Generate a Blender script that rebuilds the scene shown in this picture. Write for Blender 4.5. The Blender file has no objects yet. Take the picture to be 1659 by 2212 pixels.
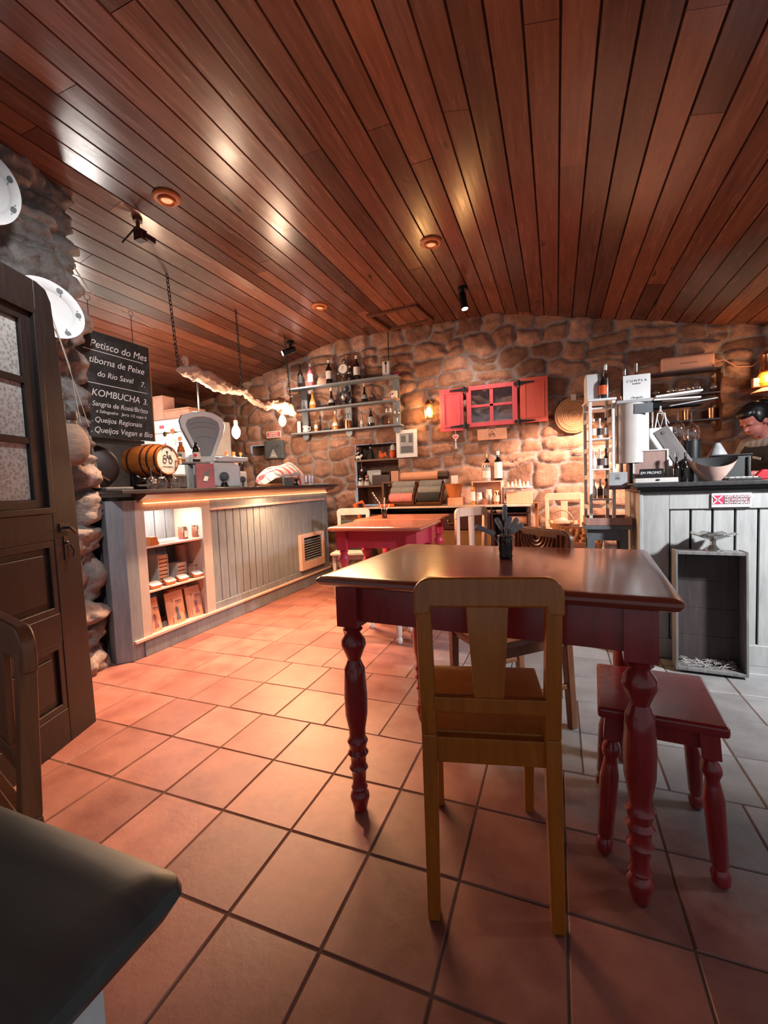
import bpy, math, random
import numpy as np
from mathutils import Vector, Matrix, Euler
R_ = random.Random(7)
PI = math.pi
sc = bpy.context.scene
COL = sc.collection

# ------------------------------------------------------------------ camera, world, light, exposure
EYE = 1.12
FPX, PITCH, ROLL, YAW = 948.26, -.0618273, -.0379714, .375824
_cy, _sy = math.cos(YAW), math.sin(YAW)
FWD = Vector((-_sy*math.cos(PITCH), _cy*math.cos(PITCH), math.sin(PITCH)))
_r0 = Vector((_cy, _sy, 0)); _u0 = _r0.cross(FWD)
RGT = math.cos(ROLL)*_r0 + math.sin(ROLL)*_u0
UPV = -math.sin(ROLL)*_r0 + math.cos(ROLL)*_u0
cam = bpy.data.objects.new('camera', bpy.data.cameras.new('camera')); COL.objects.link(cam)
cam.matrix_world = Matrix(((RGT.x, UPV.x, -FWD.x, 0), (RGT.y, UPV.y, -FWD.y, 0), (RGT.z, UPV.z, -FWD.z, EYE), (0, 0, 0, 1)))
cam.data.sensor_fit = 'VERTICAL'; cam.data.sensor_height = 24.0
cam.data.lens = FPX/2212*24.0; cam.data.clip_start = .02
sc.camera = cam
sc.view_settings.view_transform = 'Standard'; sc.view_settings.look = 'None'
sc.view_settings.gamma = 1; sc.view_settings.use_curve_mapping = False
sc.view_settings.exposure = 0.82
w = bpy.data.worlds.new('world'); sc.world = w; w.use_nodes = True
w.node_tree.nodes['Background'].inputs[0].default_value = (.92, .93, 1, 1)
w.node_tree.nodes['Background'].inputs[1].default_value = .20
sc.cycles.max_bounces = 7; sc.cycles.diffuse_bounces = 4; sc.cycles.glossy_bounces = 4
sc.cycles.transmission_bounces = 6; sc.cycles.transparent_max_bounces = 8
sc.cycles.caustics_reflective = False; sc.cycles.caustics_refractive = False
sc.cycles.sample_clamp_indirect = 4

def lamp(name, kind, loc, power, color, target=None, size=.05, size_y=None, spot=None, blend=.5):
    d = bpy.data.lights.new(name, kind); d.energy = power; d.color = color
    if kind == 'AREA':
        d.size = size
        if size_y: d.shape = 'RECTANGLE'; d.size_y = size_y
    else:
        d.shadow_soft_size = size
    if kind == 'SPOT': d.spot_size = math.radians(spot); d.spot_blend = blend
    o = bpy.data.objects.new(name, d); COL.objects.link(o); o.location = loc
    if target is not None:
        o.rotation_euler = (Vector(target)-Vector(loc)).to_track_quat('-Z', 'Y').to_euler()
    return o
WARM = (1, .50, .20); SOFT = (1, .70, .47); NEUT = (1, .95, .9)
# light that the room's lamps give (bulbs over the counter, light strip under the worktop, track spots), plus unseen lights added without fittings
lamp('bulb_light', 'POINT', (-2.90, 3.60, 1.72), 15, SOFT, size=.035)
lamp('bulb_light', 'POINT', (-2.90, 4.42, 1.93), 15, SOFT, size=.035)
lamp('bulb_light', 'POINT', (-3.15, 3.22, 1.98), 13, SOFT, size=.035)
lamp('strip_light', 'AREA', (-2.57, 3.46, 1.105), 75, (1, .55, .26), target=(-2.05, 3.46, 0), size=.03, size_y=2.55)
lamp('spot_light', 'SPOT', (-2.15, 2.75, 2.98), 680, (1, .58, .34), target=(-2.0, 2.15, 0), size=.06, spot=64, blend=1)  # added spot with no fitting, warms the floor by the bar
lamp('spot_light', 'SPOT', (-.78, 4.55, 2.8), 30, (1, .80, .66), target=(-1.0, 5.3, 1.7), size=.03, spot=100, blend=1)
lamp('spot_light', 'SPOT', (-3.0, 4.85, 2.72), 32, (1, .78, .64), target=(-3.3, 5.3, 1.9), size=.03, spot=120, blend=1)
lamp('spot_light', 'SPOT', (.98, 4.15, 2.05), 330, (1, .66, .48), target=(-.12, 5.3, .85), size=.03, spot=56, blend=.55)  # unseen spot hung on nothing, brightens the lower right of the back wall
lamp('lantern_light', 'POINT', (-1.42, 5.12, 1.98), 6, (1, .5, .18), size=.03)
lamp('unseen_room_light', 'SPOT', (2.3, 1.8, 2.1), 330, (.96, .97, 1), target=(.75, 3.1, .7), size=.10, spot=75, blend=1)  # unseen light from the right, no fitting built; brightens till and rack
lamp('unseen_room_light', 'POINT', (2.2, 2.0, 2.0), 15, (.96, .97, 1), size=.07)
lamp('unseen_room_light', 'SPOT', (.1, 3.0, 2.95), 70, (1, .9, .84), target=(.1, 2.4, 0), size=.08, spot=115, blend=.9)
lamp('added_fill_light', 'SPOT', (-1.2, 1.0, 2.75), 85, (1, .98, .96), target=(-2.75, 1.8, 1.55), size=.08, spot=80, blend=1)  # added fill aimed at the left stone wall
lamp('added_fill_light', 'SPOT', (1.2, -.5, 1.9), 26, (.96, .98, 1), target=(-.36, .12, .74), size=.06, spot=26, blend=1)  # added to put a highlight on the near table's right edge
lamp('recess_fill_light', 'AREA', (-2.80, 2.52, 1.02), 3.0, (1, .85, .7), target=(-2.80, 2.52, 0), size=.25, size_y=.3)  # added under the recess top to brighten the shelves, no lamp modelled
lamp('kitchen_light', 'POINT', (-4.2, 3.1, 1.75), 24, (1, .93, .85), size=.1)

# ------------------------------------------------------------------ points of the place seen along a sight line, on a known plane
def ray(px, py): return FWD + RGT*((px-829.5)/FPX) - UPV*((py-1106)/FPX)
def oz(px, py, z): d = ray(px, py); return Vector((0, 0, EYE)) + d*((z-EYE)/d.z)
def ox(px, py, x): d = ray(px, py); return Vector((0, 0, EYE)) + d*(x/d.x)
def oy(px, py, y): d = ray(px, py); return Vector((0, 0, EYE)) + d*(y/d.y)

# ------------------------------------------------------------------ mesh helpers
class MB:
    def __init__(s): s.v = []; s.f = []; s.c = None
    def add(s, vs, fs, m=None):
        n = len(s.v)
        for p in vs:
            p = Vector(p); s.v.append(tuple(m @ p) if m else tuple(p))
        s.f += [tuple(n+i for i in f) for f in fs]; return s
    def box(s, x0, x1, y0, y1, z0, z1, m=None):
        return s.add([(x0,y0,z0),(x1,y0,z0),(x1,y1,z0),(x0,y1,z0),(x0,y0,z1),(x1,y0,z1),(x1,y1,z1),(x0,y1,z1)],
                     [(0,3,2,1),(4,5,6,7),(0,1,5,4),(1,2,6,5),(2,3,7,6),(3,0,4,7)], m)
    def bar(s, p, q, w, h, w2=None, h2=None, up=(0, 0, 1)):
        p = Vector(p); q = Vector(q); d = (q-p).normalized(); u = Vector(up)
        if abs(d.dot(u)) > .95: u = Vector((0, 1, 0))
        a = d.cross(u).normalized(); b = a.cross(d).normalized()
        w2 = w if w2 is None else w2; h2 = h if h2 is None else h2
        vs = [p+a*i*w/2+b*j*h/2 for i, j in ((-1,-1),(1,-1),(1,1),(-1,1))]+[q+a*i*w2/2+b*j*h2/2 for i, j in ((-1,-1),(1,-1),(1,1),(-1,1))]
        return s.add(vs, [(0,1,2,3),(7,6,5,4),(4,5,1,0),(5,6,2,1),(6,7,3,2),(7,4,0,3)])
    def lathe(s, prof, seg=24, c=(0, 0, 0), m=None, cap=True):
        vs = []; fs = []; n = len(prof)
        for r, z in prof:
            for k in range(seg):
                a = 2*PI*k/seg; vs.append((c[0]+r*math.cos(a), c[1]+r*math.sin(a), c[2]+z))
        for i in range(n-1):
            for k in range(seg):
                k2 = (k+1) % seg; fs.append((i*seg+k, i*seg+k2, (i+1)*seg+k2, (i+1)*seg+k))
        if cap:
            fs.append(tuple(reversed(range(seg)))); fs.append(tuple(range((n-1)*seg, n*seg)))
        return s.add(vs, fs, m)
    def cyl(s, c, r, z0, z1, seg=20, r2=None, m=None):
        return s.lathe([(r, z0), (r if r2 is None else r2, z1)], seg, (c[0], c[1], 0), m)
    def tube(s, pts, r, seg=8, closed=False):
        pts = [Vector(p) for p in pts]; n = len(pts); vs = []; fs = []
        rr = r if isinstance(r, (list, tuple)) else [r]*n
        prev = None
        for i, p in enumerate(pts):
            t = (pts[(i+1) % n] if (closed or i < n-1) else p)-(pts[i-1] if (closed or i > 0) else p)
            t.normalize()
            if prev is None:
                u = Vector((0, 0, 1)) if abs(t.z) < .9 else Vector((1, 0, 0)); a = t.cross(u).normalized()
            else:
                a = (prev-t*prev.dot(t)).normalized()
            prev = a; b = t.cross(a)
            for k in range(seg):
                g = 2*PI*k/seg; vs.append(p+(a*math.cos(g)+b*math.sin(g))*rr[i])
        for i in range(n if closed else n-1):
            j = (i+1) % n
            for k in range(seg):
                k2 = (k+1) % seg; fs.append((i*seg+k, i*seg+k2, j*seg+k2, j*seg+k))
        if not closed:
            fs.append(tuple(reversed(range(seg)))); fs.append(tuple(range((n-1)*seg, n*seg)))
        return s.add(vs, fs)
    def ball(s, c, r, seg=16, rings=10, m=None, noise=0, seed=0):
        rx, ry, rz = (r, r, r) if not isinstance(r, (list, tuple)) else r
        g = random.Random(seed); vs = [(c[0], c[1], c[2]-rz)]; fs = []
        for i in range(1, rings):
            a = PI*i/rings
            for k in range(seg):
                b = 2*PI*k/seg; q = 1+g.uniform(-noise, noise)
                vs.append((c[0]+rx*math.sin(a)*math.cos(b)*q, c[1]+ry*math.sin(a)*math.sin(b)*q, c[2]-rz*math.cos(a)*q))
        vs.append((c[0], c[1], c[2]+rz)); last = len(vs)-1
        for k in range(seg):
            k2 = (k+1) % seg; fs.append((0, 1+k2, 1+k)); fs.append((last, last-seg+k, last-seg+k2))
            for i in range(rings-2):
                fs.append((1+i*seg+k, 1+i*seg+k2, 1+(i+1)*seg+k2, 1+(i+1)*seg+k))
        return s.add(vs, fs, m)
    def prism(s, poly, t0, t1, axis='y', m=None):
        n = len(poly)
        def P(a, b, t): return (a, t, b) if axis == 'y' else ((t, a, b) if axis == 'x' else (a, b, t))
        vs = [P(a, b, t0) for a, b in poly]+[P(a, b, t1) for a, b in poly]
        fs = [tuple(range(n)), tuple(reversed(range(n, 2*n)))]+[(i+n, (i+1) % n+n, (i+1) % n, i) for i in range(n)]
        return s.add(vs, fs, m)
    def frame(s, outer, inner, t0, t1, axis='y', m=None):
        n = len(outer)
        def P(a, b, t): return (a, t, b) if axis == 'y' else ((t, a, b) if axis == 'x' else (a, b, t))
        vs = [P(a, b, t0) for a, b in outer]+[P(a, b, t0) for a, b in inner]+[P(a, b, t1) for a, b in outer]+[P(a, b, t1) for a, b in inner]
        fs = []
        for i in range(n):
            j = (i+1) % n
            fs += [(i, j, n+j, n+i), (2*n+j, 2*n+i, 3*n+i, 3*n+j), (2*n+i, 2*n+j, j, i), (n+i, n+j, 3*n+j, 3*n+i)]
        return s.add(vs, fs, m)

def mesh_obj(name, mb, mat, parent=None, bevel=0, seg=2, flat=False, loc=None, rot=None):
    me = bpy.data.meshes.new(name); me.from_pydata(mb.v, [], mb.f); me.validate()
    import bmesh
    b = bmesh.new(); b.from_mesh(me); bmesh.ops.recalc_face_normals(b, faces=b.faces); b.to_mesh(me); b.free()
    if not flat:
        me.polygons.foreach_set('use_smooth', [True]*len(me.polygons)); me.set_sharp_from_angle(angle=math.radians(38))
    me.materials.append(mat)
    o = bpy.data.objects.new(name, me); COL.objects.link(o)
    if parent: o.parent = parent
    if loc is not None: o.location = loc
    if rot is not None: o.rotation_euler = rot
    if bevel:
        md = o.modifiers.new('bevel', 'BEVEL'); md.width = bevel; md.segments = seg; md.limit_method = 'ANGLE'; md.angle_limit = math.radians(35)
        md.harden_normals = True
    return o
def tag(o, label, cat, group=None, kind=None):
    o['label'] = label; o['category'] = cat
    if group: o['group'] = group
    if kind: o['kind'] = kind
    return o
def thing(name, label, cat, loc=(0, 0, 0), rz=0, group=None):
    o = bpy.data.objects.new(name, None); COL.objects.link(o); o.empty_display_size = .05
    o.location = loc; o.rotation_euler = (0, 0, rz); return tag(o, label, cat, group)
def single(name, label, cat, mb, mat, group=None, bevel=0, loc=None, rot=None, kind=None, seg=2):
    return tag(mesh_obj(name, mb, mat, None, bevel, seg, loc=loc, rot=rot), label, cat, group, kind)
def struct(name, mb, mat, parent=None, bevel=0, flat=False):
    o = mesh_obj(name, mb, mat, parent, bevel, flat=flat)
    if not parent: o['kind'] = 'structure'
    return o
def clone(o, label=None, loc=None, rz=None, parent=None, group=None):
    c = o.copy(); COL.objects.link(c)
    if parent: c.parent = parent
    if label: c['label'] = label
    if loc is not None: c.location = loc
    if rz is not None: c.rotation_euler = (c.rotation_euler[0], c.rotation_euler[1], rz)
    if group: c['group'] = group
    for ch in list(o.children): clone(ch, parent=c)
    return c
def lettering(body, size, mat, parent, m, name='lettering', align='CENTER', shear=0, bold=0, ext=.0006, space=1):
    cu = bpy.data.curves.new(name, 'FONT'); cu.body = body; cu.size = size; cu.align_x = align; cu.align_y = 'CENTER'
    cu.shear = shear; cu.offset = bold; cu.extrude = ext; cu.space_character = space
    t = bpy.data.objects.new('t', cu); COL.objects.link(t); bpy.context.view_layer.update()
    me = bpy.data.meshes.new_from_object(t.evaluated_get(bpy.context.evaluated_depsgraph_get()))
    bpy.data.objects.remove(t); me.materials.clear(); me.materials.append(mat)
    o = bpy.data.objects.new(name, me); COL.objects.link(o); o.parent = parent; o.matrix_local = m
    return o
def facing(loc, normal, up=(0, 0, 1)):       # local x right, y up, z out of the surface
    n = Vector(normal).normalized(); u = Vector(up); r = u.cross(n).normalized(); u = n.cross(r)
    return Matrix(((r.x, u.x, n.x, loc[0]), (r.y, u.y, n.y, loc[1]), (r.z, u.z, n.z, loc[2]), (0, 0, 0, 1)))

# ------------------------------------------------------------------ materials
def hexc(h):
    h = h.lstrip('#'); o = []
    for i in (0, 2, 4):
        c = int(h[i:i+2], 16)/255; o.append(c/12.92 if c <= .04045 else ((c+.055)/1.055)**2.4)
    return (*o, 1)
class NT:
    def __init__(s, name):
        s.m = bpy.data.materials.new(name); s.m.use_nodes = True; s.t = s.m.node_tree; s.b = s.t.nodes['Principled BSDF']
    def n(s, typ, **k):
        o = s.t.nodes.new(typ)
        for a, v in k.items():
            if hasattr(o, a): setattr(o, a, v)
        return o
    def l(s, a, b): s.t.links.new(a, b)
    def coords(s, scale=(1, 1, 1), obj=True):
        tc = s.n('ShaderNodeTexCoord'); mp = s.n('ShaderNodeMapping'); mp.inputs['Scale'].default_value = scale
        s.l(tc.outputs['Object'], mp.inputs[0]); return mp.outputs[0]
    def noise(s, vec, scale, detail=4, rough=.6, dist=0):
        o = s.n('ShaderNodeTexNoise'); o.inputs['Scale'].default_value = scale; o.inputs['Detail'].default_value = detail
        o.inputs['Roughness'].default_value = rough; o.inputs['Distortion'].default_value = dist; s.l(vec, o.inputs['Vector']); return o.outputs['Fac']
    def ramp(s, fac, stops):
        o = s.n('ShaderNodeValToRGB'); e = o.color_ramp.elements
        e[0].position, e[0].color = stops[0]; e[1].position, e[1].color = stops[-1]
        for p, c in stops[1:-1]: q = e.new(p); q.color = c
        s.l(fac, o.inputs[0]); return o.outputs[0]
    def mix(s, fac, a, b, mode='MIX'):
        o = s.n('ShaderNodeMix', data_type='RGBA', blend_type=mode)
        for sock, v in ((o.inputs[0], fac), (o.inputs[6], a), (o.inputs[7], b)):
            if isinstance(v, (int, float)): sock.default_value = v
            elif isinstance(v, tuple): sock.default_value = v
            else: s.l(v, sock)
        return o.outputs[2]
    def math(s, op, a, b=0):
        o = s.n('ShaderNodeMath', operation=op)
        for i, v in enumerate((a, b)):
            if isinstance(v, (int, float)): o.inputs[i].default_value = v
            else: s.l(v, o.inputs[i])
        return o.outputs[0]
    def bump(s, h, strength=.3, dist=.01):
        o = s.n('ShaderNodeBump'); o.inputs['Strength'].default_value = strength; o.inputs['Distance'].default_value = dist
        s.l(h, o.inputs['Height']); s.l(o.outputs[0], s.b.inputs['Normal'])
    def fin(s, color=None, rough=.5, metal=0, spec=None, coat=0):
        if color is not None:
            if isinstance(color, tuple): s.b.inputs['Base Color'].default_value = color
            else: s.l(color, s.b.inputs['Base Color'])
        if isinstance(rough, (int, float)): s.b.inputs['Roughness'].default_value = rough
        else: s.l(rough, s.b.inputs['Roughness'])
        s.b.inputs['Metallic'].default_value = metal
        if spec is not None: s.b.inputs['Specular IOR Level'].default_value = spec
        if coat: s.b.inputs['Coat Weight'].default_value = coat; s.b.inputs['Coat Roughness'].default_value = .12
        return s.m
def paint(name, c, rough=.5, var=.12, metal=0, bump=.05, coat=0, scale=9):
    k = NT(name); v = k.coords(); f = k.noise(v, scale, 5)
    a = hexc(c); d = tuple(x*(1-var*2.2) for x in a[:3])+(1,); b = tuple(min(1, x*(1+var)) for x in a[:3])+(1,)
    col = k.ramp(f, [(.3, d), (.7, b)])
    if bump: k.bump(k.noise(v, scale*7, 3), bump, .004)
    return k.fin(col, rough, metal, coat=coat)
def wood(name, c1, c2, rough=.4, scale=(14, 14, 1.6), coat=0, bump=.08):
    k = NT(name); v = k.coords(scale); f = k.noise(v, 3, 6, .65, .6); g = k.noise(k.coords(), 3, 2)
    col = k.ramp(f, [(.3, hexc(c1)), (.68, hexc(c2))]); col = k.mix(.35, col, k.ramp(g, [(.3, hexc(c1)), (.7, hexc(c2))]))
    k.bump(f, bump, .004); return k.fin(col, rough, coat=coat)
def glass(name, c, rough=.03, ior=1.45, alpha=None):
    k = NT(name); k.b.inputs['Transmission Weight'].default_value = 1; k.b.inputs['IOR'].default_value = ior
    return k.fin(hexc(c), rough)
def thin_glass(name, c='#ffffff', a=.16):      # clear thin glass: mostly see-through with a glossy surface
    k = NT(name); tr = k.n('ShaderNodeBsdfTransparent'); tr.inputs[0].default_value = hexc(c)
    gl = k.n('ShaderNodeBsdfGlossy'); gl.inputs['Roughness'].default_value = .04
    fr = k.n('ShaderNodeLayerWeight'); fr.inputs[0].default_value = .35
    f = k.math('ADD', k.math('MULTIPLY', fr.outputs['Facing'], .6), a)
    mx = k.n('ShaderNodeMixShader'); k.l(f, mx.inputs[0]); k.l(tr.outputs[0], mx.inputs[1]); k.l(gl.outputs[0], mx.inputs[2])
    k.l(mx.outputs[0], k.t.nodes['Material Output'].inputs[0]); return k.m
def emit(name, c, s):
    k = NT(name); k.b.inputs['Emission Color'].default_value = hexc(c); k.b.inputs['Emission Strength'].default_value = s
    return k.fin(hexc(c), .4)
def metal(name, c, rough=.25): return paint(name, c, rough, .06, 1, .03)

M = dict(
 grey=wood('grey_paint', '#6a717a', '#8c949c', .5), grey_dark=paint('grey_paint_dark', '#5d6266', .6), grey_light=paint('grey_paint_light', '#a6a8aa', .55),
 darkgrey=paint('charcoal_paint', '#333535', .5), groove=paint('groove_dark', '#1c1c1c', .9),
 crown=wood('brown_crown_wood', '#5d4038', '#8a6458', .35, (14, 1.6, 14)), worktop=wood('dark_worktop', '#2c2c2d', '#4a494a', .25, (14, 1.6, 14)),
 cream=wood('cream_pink_wood', '#caa596', '#e6c6b8', .5), red=wood('red_lacquer', '#74191f', '#992a30', .26, (10, 10, 1.2), coat=.5),
 redtop=wood('red_brown_tabletop', '#6d2c22', '#8c4331', .28, (1.2, 12, 12), coat=.5), pink=wood('rose_red_paint', '#a12c40', '#c24156', .35),
 chair=wood('golden_brown_wood', '#8a4a0e', '#b56d1a', .3, coat=.3), chair2=wood('mid_brown_wood', '#5e3620', '#8d5a3a', .38), pale=wood('pale_pink_wood', '#c79a86', '#e9c3b0', .45),
 brown=wood('brown_wood', '#4b2a1b', '#6e422b', .45), darkbrown=wood('dark_brown_wood', '#271318', '#3d2120', .35, (1.6, 14, 14)), orangewood=wood('orange_wood', '#a4592b', '#c87a45', .4),
 door=wood('black_brown_door', '#161414', '#2e2624', .38), log=wood('driftwood', '#8f7264', '#d3b3a2', .8, (10, 1.5, 10), bump=.8),
 white=paint('white_enamel', '#dedddb', .3, .04), offwhite=paint('off_white', '#c9c5c0', .5, .06), peach=paint('peach_plastic', '#f0b79f', .4, .05), paper=paint('white_paper', '#e2e1df', .8, .03),
 black=paint('black_plastic', '#121213', .35, .1), blackm=paint('black_metal', '#1d1e20', .3, .1, .6), chrome=metal('chrome', '#c9c9c9', .12), silver=metal('silver', '#b5b5b2', .22), copper=metal('copper', '#c98a63', .22), brass=metal('brass', '#c9a25a', .25),
 iron=paint('black_iron', '#1b1c20', .5, .2), coral=wood('coral_paint', '#c9505c', '#e2636c', .5), coral2=wood('coral_orange_paint', '#d75b4d', '#e86f5e', .5),
 cork=wood('peach_wood', '#c98a6c', '#e0a68a', .6), basket=wood('woven_straw', '#946a4a', '#c89a74', .8, (40, 40, 40), bump=.6),
 glass=thin_glass('clear_glass'), dglass=paint('dark_bottle_glass', '#15110f', .08, .1, coat=.6, bump=0), amber=paint('amber_glass', '#b4601c', .08, .2, coat=.6, bump=0), brandy=paint('brandy', '#cf8038', .08, .15, coat=.6, bump=0), rose=paint('rose_wine', '#a5545a', .08, .1, coat=.6, bump=0),
 towel_grey=paint('grey_towel', '#858789', .95, .1, bump=.6, scale=20), towel_dark=paint('dark_towel', '#2d3033', .95, .12, bump=.6, scale=20), towel_pink=paint('pink_towel', '#cf8587', .95, .1, bump=.6, scale=20),
 kraft=wood('kraft_paper', '#c18568', '#dba384', .75), mauve=paint('mauve_print', '#8d5560', .8), slate=paint('slate_print', '#55606a', .8), orange=paint('orange_cloth', '#e0602a', .8), red2=paint('signal_red', '#d8202f', .4), pinkred=paint('sign_rose', '#c9305a', .5),
 chalk=paint('white_chalk', '#e8e8e8', .9, .05, bump=0), skin=paint('skin', '#b06a5e', .5, .06, bump=0), hair=paint('black_hair', '#0f0d0f', .4, .2), shirt=paint('grey_shirt', '#8d8f90', .85), apron=paint('black_apron', '#17181a', .8),
 bulb=emit('lit_bulb', '#ffc890', 9), flame=emit('lit_lantern', '#ffc070', 14), led=emit('lit_strip', '#ffb070', 3), spotglow=emit('spot_lens', '#fff2e6', 3), lens=emit('warm_lens', '#f0a070', .55),
 leather=paint('dark_leather', '#3b2521', .5), cloth=paint('grey_cloth', '#6d6e70', .9), straw=paint('pale_straw', '#b7b3ac', .8), nut=paint('walnut_shell', '#e0a67c', .7, .2), lavender=paint('grey_lavender', '#b3b8be', .9, .2),
 cardboard=paint('cardboard', '#d9a186', .8), plate=paint('white_porcelain', '#e3e4e5', .15, .03, bump=0, coat=.5), string=paint('string', '#b8a99f', .9), pinkglass=paint('pink_plastic', '#b03a63', .3), wicker=wood('grey_wicker', '#5d4c44', '#9a8578', .9, (6, 6, 60), bump=.7),
 drink=paint('drink', '#8d5a49', .5), sofa=paint('grey_matt', '#777a7c', .7),
)
# blackboard with smeared chalk
k = NT('blackboard'); v = k.coords((1, 1.3, 1)); M['board'] = k.fin(k.ramp(k.noise(v, 3.5, 5, .6, .8), [(.45, hexc('#1f2122')), (.75, hexc('#4c4f50'))]), .7)
# plaid cloth
k = NT('plaid_cloth'); sx = k.n('ShaderNodeSeparateXYZ'); k.l(k.coords((9, 9, 9)), sx.inputs[0])
st = k.math('PINGPONG', k.math('ADD', sx.outputs[0], sx.outputs[1]), .5); st2 = k.math('PINGPONG', k.math('SUBTRACT', sx.outputs[2], sx.outputs[1]), .5)
col = k.mix(k.math('GREATER_THAN', st, .36), hexc('#e8dcd8'), hexc('#e0606a')); col = k.mix(k.math('GREATER_THAN', st2, .42), col, hexc('#9a9ba5')); M['plaid'] = k.fin(col, .9)
# barrel wood
M['barrel'] = wood('barrel_wood', '#5b2c10', '#b56a2c', .35, (1.4, 18, 18), coat=.2)

# ceiling boards: colour varies per board (attribute), mixed towards grey in fixed patches
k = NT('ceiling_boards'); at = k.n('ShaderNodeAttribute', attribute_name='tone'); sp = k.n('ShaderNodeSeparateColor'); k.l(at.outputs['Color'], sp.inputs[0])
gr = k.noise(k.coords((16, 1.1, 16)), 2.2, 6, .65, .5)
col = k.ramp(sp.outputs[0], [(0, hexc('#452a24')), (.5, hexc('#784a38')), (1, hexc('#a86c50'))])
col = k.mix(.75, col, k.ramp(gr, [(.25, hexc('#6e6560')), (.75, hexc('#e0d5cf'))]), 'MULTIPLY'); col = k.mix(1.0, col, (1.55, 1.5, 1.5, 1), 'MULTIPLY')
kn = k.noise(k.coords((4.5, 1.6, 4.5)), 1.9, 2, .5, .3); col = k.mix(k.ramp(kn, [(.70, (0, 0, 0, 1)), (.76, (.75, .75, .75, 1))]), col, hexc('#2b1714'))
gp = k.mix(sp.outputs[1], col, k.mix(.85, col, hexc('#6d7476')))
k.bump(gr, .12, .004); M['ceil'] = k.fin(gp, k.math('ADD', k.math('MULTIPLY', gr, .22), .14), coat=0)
# floor tiles
k = NT('floor_tiles'); at = k.n('ShaderNodeAttribute', attribute_name='tone'); sp = k.n('ShaderNodeSeparateColor'); k.l(at.outputs['Color'], sp.inputs[0])
n1 = k.noise(k.coords(), 5, 6, .65); n2 = k.noise(k.coords(), 38, 4, .6)
tc = k.ramp(n1, [(.25, hexc('#85504a')), (.75, hexc('#b97f72'))]); gc = k.ramp(n1, [(.25, hexc('#7f8081')), (.75, hexc('#a9aaab'))])
sm = k.n('ShaderNodeSeparateXYZ'); k.l(k.coords(), sm.inputs[0])
e1 = k.math('ADD', k.math('ADD', sm.outputs[1], k.math('MULTIPLY', sm.outputs[0], .55)), k.math('MULTIPLY', n1, .7))
e2 = k.math('ADD', k.math('ADD', sm.outputs[0], k.math('MULTIPLY', sm.outputs[1], .0)), k.math('MULTIPLY', n1, .4))
gm = k.math('MULTIPLY', k.ramp(k.math('SUBTRACT', e1, 1.45), [(.30, (0, 0, 0, 1)), (.75, (1, 1, 1, 1))]), k.ramp(k.math('ADD', e2, .85), [(.10, (0, 0, 0, 1)), (.60, (1, 1, 1, 1))]))
col = k.mix(gm, tc, gc); col = k.mix(.5, col, k.ramp(sp.outputs[0], [(0, hexc('#8c8583')), (1, hexc('#ffffff'))]), 'MULTIPLY')
k.bump(k.mix(.5, n1, n2), .35, .006); M['tile'] = k.fin(col, k.math('ADD', k.math('MULTIPLY', n1, .3), .28), spec=.5)
M['grout'] = paint('grout', '#5a443d', .95)
# stone walls
def stone_mat(name, lo, mid, hi, mortar, warm=None):
    k = NT(name); at = k.n('ShaderNodeAttribute', attribute_name='tone'); sp = k.n('ShaderNodeSeparateColor'); k.l(at.outputs['Color'], sp.inputs[0])
    n1 = k.noise(k.coords(), 9, 6, .65); n2 = k.noise(k.coords(), 60, 4, .7)
    c = k.ramp(sp.outputs[0], [(0, hexc(lo)), (.5, hexc(mid)), (1, hexc(hi))])
    c = k.mix(.7, c, k.ramp(n1, [(.3, hexc('#8b8380')), (.7, hexc('#ffffff'))]), 'MULTIPLY')
    mo = k.ramp(n1, [(.3, hexc(mortar)), (.75, tuple(min(1, x*1.45) for x in hexc(mortar)[:3])+(1,))])
    c = k.mix(sp.outputs[1], mo, c); c = k.mix(.35, c, k.ramp(n2, [(.3, hexc('#77706d')), (.65, hexc('#ffffff'))]), 'MULTIPLY')
    c = k.mix(1.0, c, (1.25, 1.25, 1.25, 1), 'MULTIPLY')
    k.bump(k.mix(.5, n2, k.noise(k.coords((1, 1, 1.6)), 22, 6, .7)), .8, .02); return k.fin(c, .85, spec=.25)
M['stone'] = stone_mat('warm_stone', '#8c6553', '#ac8068', '#c99c86', '#8b807c')
M['stone_grey'] = stone_mat('grey_stone', '#6d6a69', '#8c8886', '#a8968f', '#6b6a69')

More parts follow.
